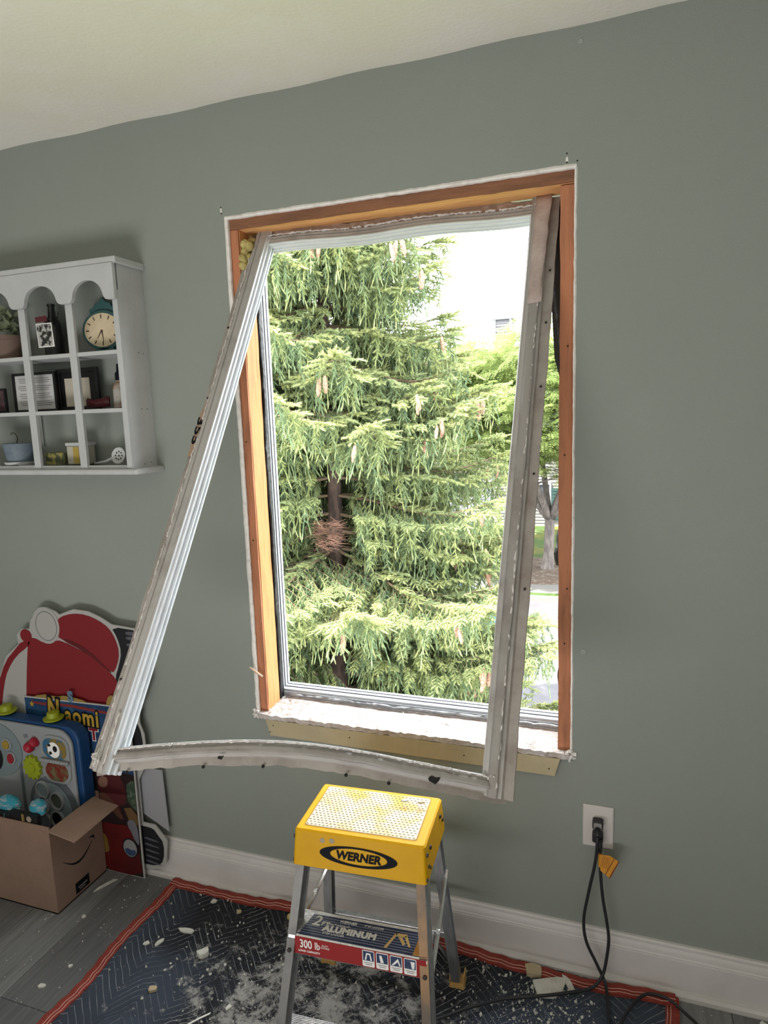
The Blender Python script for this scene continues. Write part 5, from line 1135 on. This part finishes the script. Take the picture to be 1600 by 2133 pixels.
def scatter(name, pts, protos, parent, label=None):
    """pts: (position, euler, scale, index, tint)"""
    col = bpy.data.collections.new(name + '_sources')
    for i, p in enumerate(protos): p.name = '%s_%d' % (p.name, i); col.objects.link(p)
    og = ORG[parent.name]; me = bpy.data.meshes.new(name); me.from_pydata([Vector(p[0]) - og for p in pts], [], [])
    a = me.attributes.new('rot', 'FLOAT_VECTOR', 'POINT'); a.data.foreach_set('vector', [c for p in pts for c in p[1]])
    a = me.attributes.new('scl', 'FLOAT', 'POINT'); a.data.foreach_set('value', [p[2] for p in pts])
    a = me.attributes.new('idx', 'INT', 'POINT'); a.data.foreach_set('value', [p[3] for p in pts])
    a = me.attributes.new('tint', 'FLOAT', 'POINT'); a.data.foreach_set('value', [p[4] for p in pts])
    o = bpy.data.objects.new(name, me); C.objects.link(o); o.parent = parent; ORG[o.name] = og; o['kind'] = 'stuff'
    g = bpy.data.node_groups.new(name, 'GeometryNodeTree'); g.interface.new_socket('Geometry', in_out='INPUT', socket_type='NodeSocketGeometry'); g.interface.new_socket('Geometry', in_out='OUTPUT', socket_type='NodeSocketGeometry')
    N = g.nodes; L = g.links; gi = N.new('NodeGroupInput'); go = N.new('NodeGroupOutput'); iop = N.new('GeometryNodeInstanceOnPoints'); ci = N.new('GeometryNodeCollectionInfo')
    ci.inputs['Collection'].default_value = col; ci.inputs['Separate Children'].default_value = True; ci.inputs['Reset Children'].default_value = True
    def na(nm, t): n = N.new('GeometryNodeInputNamedAttribute'); n.data_type = t; n.inputs['Name'].default_value = nm; return [s for s in n.outputs if s.enabled][0]
    L.new(gi.outputs[0], iop.inputs['Points']); L.new(ci.outputs[0], iop.inputs['Instance']); iop.inputs['Pick Instance'].default_value = True
    L.new(na('idx', 'INT'), iop.inputs['Instance Index']); L.new(na('rot', 'FLOAT_VECTOR'), iop.inputs['Rotation']); L.new(na('scl', 'FLOAT'), iop.inputs['Scale'])
    L.new(iop.outputs[0], go.inputs[0]); md = o.modifiers.new('scatter', 'NODES'); md.node_group = g
    return o

# spruce shoots
def shoot(vs, fs, tp, p, d, L, r, rr, t0, needles=34):
    d = d.normalized(); a = Vector((0, 0, 1)) if abs(d.z) < .9 else Vector((1, 0, 0)); u = d.cross(a).normalized(); w = d.cross(u)
    k = len(vs); n = 5; prof = ((0, .15), (.25, .42), (.75, .40), (1, .06))
    for t, q in prof:
        for j in range(n): vs.append(p + d * L * t + (u * math.cos(2 * PI * j / n) + w * math.sin(2 * PI * j / n)) * r * q); tp.append(t0 * .6)
    for i in range(3):
        for j in range(n): fs.append((k + i * n + j, k + i * n + (j + 1) % n, k + (i + 1) * n + (j + 1) % n, k + (i + 1) * n + j))
    for i in range(needles):
        t = (i + rr.random()) / needles; ang = rr.uniform(0, 2 * PI); o = (u * math.cos(ang) + w * math.sin(ang)); rr_ = r * (1.0 if .1 < t < .85 else .7)
        b = p + d * L * t + o * r * .25; e = b + (o * .75 + d * .85).normalized() * rr_ * 1.25; s = d.cross(o) * r * .14
        kk = len(vs); vs.extend([b - s, b + s, e]); tp.extend([t0 * .4, t0 * .4, min(1, t0 + .15)]); fs.append((kk, kk + 1, kk + 2))
m_needle = ftex('spruce_needles', (.12, .19, .10), (.27, .32, .11), (.31, .38, .21), (.56, .56, .27))
def hanging(seed, L=.30):
    rr = random.Random(seed); vs = []; fs = []; tp = []; p = Vector((0, 0, 0)); d = Vector((.25, 0, -1)).normalized(); x = 0
    while x < L:
        q = p + d * .0
        for s in (-1, 1):
            if rr.random() < .62:
                a = rr.uniform(0, 2 * PI); dd = Vector((math.cos(a) * .95, math.sin(a) * .95, -1)); shoot(vs, fs, tp, q, dd, rr.uniform(.05, .085), rr.uniform(.012, .016), rr, rr.uniform(0, .6), 24)
        shoot(vs, fs, tp, p, d, .05, .010, rr, .2, 14)
        p = p + d * .038; x += .038; d = (d + Vector((rr.uniform(-.3, .3), rr.uniform(-.3, .3), -.2))).normalized()
    shoot(vs, fs, tp, p, d, .09, .013, rr, .7, 26)
    return vs, fs, tp
def tuft(seed):
    rr = random.Random(seed); vs = []; fs = []; tp = []
    for x in range(4):
        b = Vector((x * .045, 0, 0))
        for s in (-1, 1): 
            dd = Vector((.8, s * rr.uniform(.5, 1.0), rr.uniform(-.35, .30))); shoot(vs, fs, tp, b, dd, rr.uniform(.06, .095), rr.uniform(.016, .020), rr, rr.uniform(.4, .9), 30)
    shoot(vs, fs, tp, Vector((.16, 0, 0)), Vector((1, 0, rr.uniform(-.1, .3))), .11, .0155, rr, .9, 34); shoot(vs, fs, tp, Vector((0, 0, 0)), Vector((1, 0, 0)), .17, .010, rr, .2, 30)
    return vs, fs, tp
SP = (-3.10, 5.25)
spr = thing('spruce_tree', 'big drooping spruce tree full of hanging brown cones, close outside the window', 'tree', (SP[0], SP[1], GZ))
m_bark = mat('spruce_bark', (.13, .085, .065), .95, n2=((.05, .035, .03), 14, .4, .6), bump=(30, 1.0), stretch=(1, 1, .25))
m_twig = mat('twig_bark', (.17, .12, .075), .9)
tr_ = MB(); pth = []; rad = []
for i in range(30):
    z = GZ + i * .36; pth.append((SP[0] + .02 * math.sin(z * 1.3), SP[1] + .02 * math.cos(z), z)); rad.append(max(.012, .125 * (1 - (z - GZ) / 10.9)))
build(tr_.tube(pth, rad, 14), 'trunk', m_bark, spr, smooth=True)
brm = MB(); pts = []; conespots = []; rr = random.Random(2024)
z = -2.7; 
while z < 6.9:
    Rz = max(.15, (7.6 - z) * .265 + .12); nb = 8 if z < 4 else 6; off = rr.random() * 6
    for kx in range(nb):
        az = off + 2 * PI * kx / nb + rr.uniform(-.3, .3); front = math.sin(az) < .35
        Lb = Rz * rr.uniform(.78, 1.12) * (1.08 if rr.random() < .2 else 1)
        toc = abs((az + math.radians(66) + PI) % (2 * PI) - PI)
        if z > 2.9 and rr.random() < .28: continue
        if toc < .95 and .2 < z < 1.35: continue
        if toc < .75 and (1.6 < z < 2.9 or -1.5 < z < -.2 or .05 < z < .75) and rr.random() < .85: continue
        ca, sa = math.cos(az), math.sin(az); c0 = Vector((SP[0], SP[1], z)); dr = rr.uniform(-.10, .05)
        def P(s, c0=c0, ca=ca, sa=sa, Lb=Lb, dr=dr): return c0 + Vector((ca * Lb * s, sa * Lb * s, Lb * ((-.30 + dr) * s + .26 * s * s) + .05 * math.sin(s * 7)))
        n = 9; brm.tube([P(i / n) for i in range(n + 1)], [max(.0035, .022 * (1 - .85 * i / n)) * min(1, Lb) for i in range(n + 1)], 5, cap=False)
        stepd = .075 if front else .14; s = .12
        while s <= 1.0:
            p = P(s); tng = (P(min(1, s + .03)) - P(s - .03)).normalized(); yaw = math.atan2(tng.y, tng.x)
            # lateral twigs
            for sd in (-1, 1):
                l2 = Lb * .34 * (1.05 - s) + .10
                a2 = yaw + sd * rr.uniform(.7, 1.15); q = p.copy(); m_ = max(1, int(l2 / .085)); dd = Vector((math.cos(a2), math.sin(a2), -.05))
                e = q + dd * l2 + Vector((0, 0, -.12 * l2)); brm.tube([q, e], [.003, .0015], 3, cap=False)
                for h in range(1, m_ + 1):
                    if not front and rr.random() < .4: continue
                    w_ = q.lerp(e, h / m_)
                    pts.append((w_, (rr.uniform(-.15, .15), rr.uniform(-.15, .25), rr.uniform(0, 6.28)), rr.uniform(.55, 1.15) * (.6 + .4 * min(1, Lb)), rr.randrange(3), rr.random() ** 1.4))
                if rr.random() < .95: pts.append((e - dd * .05, (0, rr.uniform(-.05, .45), a2), rr.uniform(.7, 1.05), 3 + rr.randrange(3), rr.uniform(.35, 1)))
            if rr.random() < .9: pts.append((p + Vector((0, 0, .01)), (rr.uniform(-.3, .3), rr.uniform(-.25, .2), yaw + rr.uniform(-.6, .6)), rr.uniform(.75, 1.1), 3 + rr.randrange(3), rr.uniform(.3, 1)))
            pts.append((p, (0, rr.uniform(-.1, .3), rr.uniform(0, 6.28)), rr.uniform(.5, 1.0), rr.randrange(3), rr.random() * .7))
            s += stepd / Lb
        e = P(1); pts.append((P(.97), (0, -.15, az), 1.15, 3 + rr.randrange(3), .9))
        for d3 in (-.5, .5): pts.append((P(.95), (0, -.1, az + d3), 1.0, 3 + rr.randrange(3), .8))
        if toc < 1.45 and -2.0 < z < 4.4: conespots.append((P, Lb))
    z += .21
build(brm, 'branches', m_twig, spr, smooth=True, recalc=False)
protos = []
for i in range(3): protos.append(proto('spruce_strand', *hanging(i + 1), m_needle))
for i in range(3): protos.append(proto('spruce_tuft', *tuft(i + 11), m_needle))
scatter('needle_foliage', pts, protos, spr)
NSPR = len(pts)
# cones
def cone_mesh():
    mb = MB(); n = 10; rows = 13; L = .135; vs = []; fs = []
    for i in range(rows + 1):
        t = i / rows; r = .0175 * (math.sin(PI * (t * .86 + .10)) ** .55)
        for j in range(n):
            a = 2 * PI * (j + (.5 if i % 2 else 0)) / n; k = 1.16 if (i + j) % 2 else .86
            vs.append((r * k * math.cos(a), r * k * math.sin(a), -L * t - (.004 if (i + j) % 2 else 0)))
    for i in range(rows):
        for j in range(n): fs.append((i * n + j, i * n + (j + 1) % n, (i + 1) * n + (j + 1) % n, (i + 1) * n + j))
    fs += [tuple(range(n)), tuple(range((rows + 1) * n - 1, rows * n - 1, -1))]
    return mb.add(vs, fs)
m_cone = mat('spruce_cone_scales', (.38, .22, .15), .8, n2=((.19, .10, .07), 60, .45, .6), bump=(120, .8))
c0_ = None; rr = random.Random(5); ncone = 0
rr.shuffle(conespots)
for P, Lb in conespots:
    if ncone >= 285: break
    for gi_ in range(rr.choice((1, 2, 2, 3, 4))):
        s = rr.uniform(.80, 1.0) if gi_ == 0 else s + rr.uniform(-.02, .02); p = P(min(1, s)) + Vector((rr.uniform(-.06, .06), rr.uniform(-.28, -.12), rr.uniform(-.15, -.05)))
        if c0_ is None: c0_ = build(cone_mesh(), 'cone', m_cone, spr, local=True); o = c0_
        else: o = c0_.copy(); C.objects.link(o); o.parent = spr
        o.location = p - ORG[spr.name]; o.rotation_euler = (rr.uniform(-.2, .2), rr.uniform(-.2, .2), rr.uniform(0, 6)); k_ = rr.uniform(.95, 1.3); o.scale = (k_, k_, k_); ncone += 1
# nest
ns = MB(); rr = random.Random(6); nc = Vector((SP[0] + .17, SP[1] - .55, .31))
for i in range(420):
    a = rr.uniform(0, 2 * PI); r_ = rr.uniform(.03, .19); z_ = rr.uniform(-.13, .13); p = nc + Vector((math.cos(a) * r_, math.sin(a) * r_ * .8, z_)); a2 = a + PI / 2 + rr.uniform(-.8, .8); L = rr.uniform(.05, .15)
    ns.tube([p, p + Vector((math.cos(a2) * L, math.sin(a2) * L, rr.uniform(-.05, .05)))], [.0028, .0012], 3, cap=False)
o = build(ns, 'bird_nest', mat('nest_twigs', (.27, .14, .09), .95, n2=((.08, .045, .035), 9, .4, .6)), org=nc, recalc=False); props(o, 'messy brown twig nest against the spruce trunk', 'nest')

# --- bright green honey locust across the street
m_leaf = ftex('locust_leaflets', (.14, .21, .06), (.22, .29, .08), (.24, .31, .10), (.34, .38, .15), transl=.5)
def spray(seed):
    rr = random.Random(seed); vs = []; fs = []; tp = []
    for b in range(9):
        a = rr.uniform(-1.2, 1.2); o0 = Vector((b * .05, 0, rr.uniform(-.02, .02))); d = Vector((math.cos(a), math.sin(a), rr.uniform(-.35, .1))).normalized(); s = Vector((-d.y, d.x, 0)); L = rr.uniform(.16, .28)
        for i in range(8):
            for sd in (-1, 1):
                q = o0 + d * L * (i + 1) / 8 + Vector((0, 0, -.03 * (i / 8) ** 2)); e = q + (s * sd + d * .5) * .046; w = d * .011; zz = Vector((0, 0, rr.uniform(-.012, .012)))
                k = len(vs); vs += [q, q + (e - q) * .5 + w + zz, e + zz, q + (e - q) * .5 - w + zz]; tp += [rr.random()] * 4; fs.append((k, k + 1, k + 2, k + 3))
    return vs, fs, tp
def leafy(name, label, x, y, zc_, rx, ry, rz, n, forks, tw, seed, smin=.55, gap=1.0):
    rr = random.Random(seed); o = thing(name, label, 'tree', (x, y, GZ)); br = MB()
    tips = []
    base = Vector((x, y, GZ)); zf_ = GZ + forks
    br.tube([base + Vector((0, 0, -.1)), base + Vector((0, 0, .12)), base + Vector((.03, 0, .5)), Vector((x + .06, y, zf_))], [tw * 1.7, tw * 1.1, tw * .85, tw * .8], 12)
    root = Vector((x + .06, y, zf_ - .1))
    for i in range(9):
        a = rr.uniform(0, 2 * PI); e = Vector((x + math.cos(a) * rx * .75, y + math.sin(a) * ry * .75, zc_ + rr.uniform(-.3, .6) * rz)); mid = root.lerp(e, .5) + Vector((0, 0, .25 * rz))
        pt = spline([root, root.lerp(mid, .5) + Vector((0, 0, .1)), mid, e], 4); br.tube(pt, [tw * .55 * (1 - .85 * j / len(pt)) + .01 for j in range(len(pt))], 6)
        for j in range(4, len(pt), 2):
            a2 = rr.uniform(0, 2 * PI); br.tube([pt[j], pt[j] + Vector((math.cos(a2) * .9, math.sin(a2) * .9, rr.uniform(-.1, .5)))], [.025, .008], 4)
    build(br, 'trunk', mat('grey_bark', (.17, .145, .13), .95, n2=((.09, .075, .07), 10, .4, .6), bump=(20, .8), stretch=(1, 1, .3)), o, smooth=True)
    pts = []
    while len(pts) < n:
        v = Vector((rr.gauss(0, 1), rr.gauss(0, 1), rr.gauss(0, 1))).normalized() * rr.uniform(smin, 1.0)
        lay = math.sin(v.x * 9 + v.y * 4) * math.sin(v.z * 11 + v.x * 3 + v.y * 5)
        if lay < -.35 * gap: continue
        q = Vector((x + v.x * rx, y + v.y * ry, zc_ + v.z * rz * (1 + .12 * math.sin(v.x * 6) + .08 * math.sin(v.y * 9)) + .1 * lay))
        pts.append((q, (rr.uniform(-.4, .4), rr.uniform(-.2, .5), math.atan2(v.y, v.x) + rr.uniform(-.8, .8)), rr.uniform(.8, 1.5), rr.randrange(3), rr.random()))
    pr = [proto('leaf_spray', *spray(seed + k), m_leaf) for k in range(3)]
    scatter('leaf_crown', pts, pr, o); return o
leafy('honey_locust', 'bright yellow-green tree across the street with its forked trunk on mulch', -1.85, 17.15, 1.85, 5.4, 4.6, 2.1, 7500, 1.55, .165, 100, smin=.45)
leafy('honey_locust', 'bright green tree further left across the street, mostly behind the spruce', -10.5, 18.5, 1.2, 4.6, 4, 2.4, 3200, 1.7, .2, 200)

# --- house
HY = 24.5
ho = thing('house', 'grey-beige clapboard house across the street with white garage doors', 'house', (-5, HY + 4, GZ))
m_side = mat('clapboard', (.16, .155, .145), .8); m_hw = mat('house_white', (.22, .235, .25), .6); m_shut = mat('dark_green_shutter', (.02, .05, .045), .6); m_glass = mat('window_glass', (.05, .06, .07), .1); m_roof = mat('roof_shingle', (.16, .15, .15), .9, n2=((.11, .10, .10), 20, .4, .6))
cl = MB(); 
nc_ = 40; zz0 = GZ; zz1 = 1.9
for (xa, xb, ya, yb) in ((-13, 4, HY, HY + 8),):
    cl.box((xa, ya, zz0), (xb, yb, zz1))
    for i in range(nc_):
        za = zz0 + (zz1 - zz0) * i / nc_; zb = zz0 + (zz1 - zz0) * (i + 1) / nc_
        cl.add([(xa, ya - .035, za), (xb, ya - .035, za), (xb, ya - .004, zb), (xa, ya - .004, zb), (xa, ya, za), (xb, ya, za)], [(0, 1, 2, 3), (4, 5, 1, 0)])
w0 = build(cl, 'clapboard_wall', m_side, ho, recalc=False)
build(MB().add([(-13.4, HY - .5, 1.85), (4.4, HY - .5, 1.85), (4.4, HY + 4, 4.0), (-13.4, HY + 4, 4.0), (-13.4, HY + 8.5, 1.85), (4.4, HY + 8.5, 1.85)], [(0, 1, 2, 3), (3, 2, 5, 4), (0, 3, 4), (1, 5, 2), (0, 4, 5, 1)]), 'roof', m_roof, ho)
# garage doors with panels
for gx in (-6.55, -5.70):
    g = build(MB().box((gx, HY - .10, GZ), (gx + .82, HY - .04, -1.50)), 'door', m_hw, ho, bevel=.01)
    for r_ in range(3): build(MB().box((gx + .10, HY - .125, GZ + .12 + r_ * .46), (gx + .72, HY - .10, GZ + .48 + r_ * .46)), 'panel', m_hw, g, bevel=.01)
build(MB().box((-6.68, HY - .13, GZ), (-6.57, HY - .03, -1.38)).box((-4.86, HY - .13, GZ), (-4.75, HY - .03, -1.38)).box((-6.68, HY - .13, -1.49), (-4.75, HY - .03, -1.36)), 'door_surround', m_hw, ho)
for wx, z0_, z1_, w_ in ((-2.93, -2.4, -1.3, .50), (-9.2, -2.3, -1.1, .9)):
    f = build(MB().box((wx, HY - .10, z0_), (wx + w_, HY - .03, z0_ + .07)).box((wx, HY - .10, z1_ - .07), (wx + w_, HY - .03, z1_)).box((wx, HY - .10, z0_ + .07), (wx + .07, HY - .03, z1_ - .07)).box((wx + w_ - .07, HY - .10, z0_ + .07), (wx + w_, HY - .03, z1_ - .07)).box((wx + .07, HY - .09, (z0_ + z1_) / 2 - .02), (wx + w_ - .07, HY - .03, (z0_ + z1_) / 2 + .02)), 'window', m_hw, ho)
    build(MB().box((wx + .07, HY - .06, z0_ + .07), (wx + w_ - .07, HY - .03, z1_ - .07)), 'pane', m_glass, f)
for sx_ in (-2.42, -2.05):
    s_ = build(MB().box((sx_, HY - .09, -2.75), (sx_ + .27, HY - .035, -1.50)), 'shutter', m_shut, ho)
    for i in range(10): build(MB().box((sx_ + .04, HY - .105, -2.70 + i * .12), (sx_ + .23, HY - .09, -2.64 + i * .12)), 'slat', m_shut, s_)
lm_ = MB().tube([(-4.62, HY - .04, -1.05), (-4.62, HY - .25, -.98), (-4.62, HY - .30, -1.10)], .03, 8).lathe([(.05, -.16), (.12, -.12), (.12, 0), (.04, .05)], 10, (-4.62, HY - .30, -1.12))
build(lm_, 'wall_lamp', m_hw, ho)
ch = MB().box((-5.24, 28.2, 2.2), (-4.48, 29.2, 5.42)); 
for i in range(26):
    za = 2.2 + i * .122; ch.add([(-5.24, 28.17, za), (-4.48, 28.17, za), (-4.48, 28.197, za + .122), (-5.24, 28.197, za + .122), (-5.24, 28.2, za), (-4.48, 28.2, za)], [(0, 1, 2, 3), (4, 5, 1, 0)])
chm = build(ch, 'chimney', mat('chimney_siding', (.085, .085, .09), .8), ho, recalc=False)
build(MB().box((-5.34, 28.1, 5.42), (-4.38, 29.3, 5.50)), 'chimney_cap', m_hw, chm, bevel=.01)
for x in (-5.08, -4.64): build(MB().lathe([(.07, 0), (.07, .16), (.17, .17), (.17, .24), (.05, .28)], 12, (x, 28.6, 5.50)), 'flue', mat('flue_metal', (.35, .36, .38), .4, .6), chm)
build(MB().box((-5.24, 28.15, 2.2), (-5.16, 28.2, 5.42)).box((-4.56, 28.15, 2.2), (-4.48, 28.2, 5.42)), 'corner_trim', m_hw, chm)

# --- blue car
ca = thing('parked_car', 'blue car parked in the street, glimpsed between spruce branches', 'car', (-3.9, 10.2, GZ - .10))
m_cb = mat('car_blue', (.03, .10, .24), .15, .35); m_tint = mat('car_glass', (.03, .05, .07), .05); m_tyre = mat('tyre', (.015, .015, .015), .9)
CX = -3.95; z0c = GZ - .10
side = [(-2.15, .35), (-2.2, .70), (-2.1, .92), (-1.55, .98), (-1.05, 1.36), (-.5, 1.46), (.55, 1.45), (1.05, 1.32), (1.50, 1.0), (2.05, .86), (2.17, .62), (2.15, .35)]
def ring_at(y, k, dz): return [(CX + u * (1 if v < .95 else 1 - .02 * dz), 10.2 + y, z0c + v * (1 if v < .95 else k)) for u, v in side]
cbm = MB().ring([[(p[0] if p[2] - z0c < .95 else CX + (p[0] - CX) * .97, p[1], p[2]) for p in ring_at(y, k, 0)] for y, k in ((-.86, .985), (-.80, 1.0), (.80, 1.0), (.86, .985))])
build(cbm, 'body', m_cb, ca, bevel=.03, auto=40)
gl_ = MB()
for y0_, y1_ in ((-.875, -.865), (.865, .875)): gl_.prism([(-1.42, .99), (-1.0, 1.30), (-.5, 1.38), (-.05, 1.38), (-.05, .99)], lambda u, v, h: Vector((CX + u, 10.2 + h, z0c + v)), y0_, y1_).prism([(.02, .99), (.02, 1.38), (.55, 1.37), (.95, 1.27), (1.36, .99)], lambda u, v, h: Vector((CX + u, 10.2 + h, z0c + v)), y0_, y1_)
build(gl_, 'side_windows', m_tint, ca)
build(MB().hexa([(CX + 1.06, 9.50, z0c + 1.325), (CX + 1.06, 10.90, z0c + 1.325), (CX + 1.45, 10.95, z0c + 1.03), (CX + 1.45, 9.45, z0c + 1.03)], [(CX + 1.09, 9.50, z0c + 1.345), (CX + 1.09, 10.90, z0c + 1.345), (CX + 1.48, 10.95, z0c + 1.05), (CX + 1.48, 9.45, z0c + 1.05)]), 'windscreen', m_tint, ca)
for u in (-1.35, 1.35):
    for y in (-.80, .80):
        w_ = build(MB().lathe([(.10, -.11), (.32, -.11), (.33, -.06), (.33, .06), (.32, .11), (.10, .11)], 24, (CX + u, 10.2 + y, z0c + .33), Matrix.Rotation(PI / 2, 4, 'X')), 'wheel', m_tyre, ca, auto=40)
        build(MB().lathe([(.19, -.125), (.17, -.12), (.17, .12), (.19, .125)], 16, (CX + u, 10.2 + y, z0c + .33), Matrix.Rotation(PI / 2, 4, 'X')), 'hubcap', MC['flue_metal'], w_)
for y in (-.62, .62): build(MB().box((CX + 2.10, 10.2 + y - .14, z0c + .66), (CX + 2.19, 10.2 + y + .14, z0c + .80)), 'headlight', m_lwh, ca, bevel=.02)

# ------------------------------------------------------------------ lettering to plain meshes
bpy.context.view_layer.update(); dg = bpy.context.evaluated_depsgraph_get()
for o in [o for o in C.objects if o.type == 'FONT']:
    me = bpy.data.meshes.new_from_object(o.evaluated_get(dg)); n = bpy.data.objects.new('lettering', me); C.objects.link(n)
    n.parent = o.parent; n.location = o.location; n.rotation_euler = o.rotation_euler; n.scale = o.scale; bpy.data.objects.remove(o)
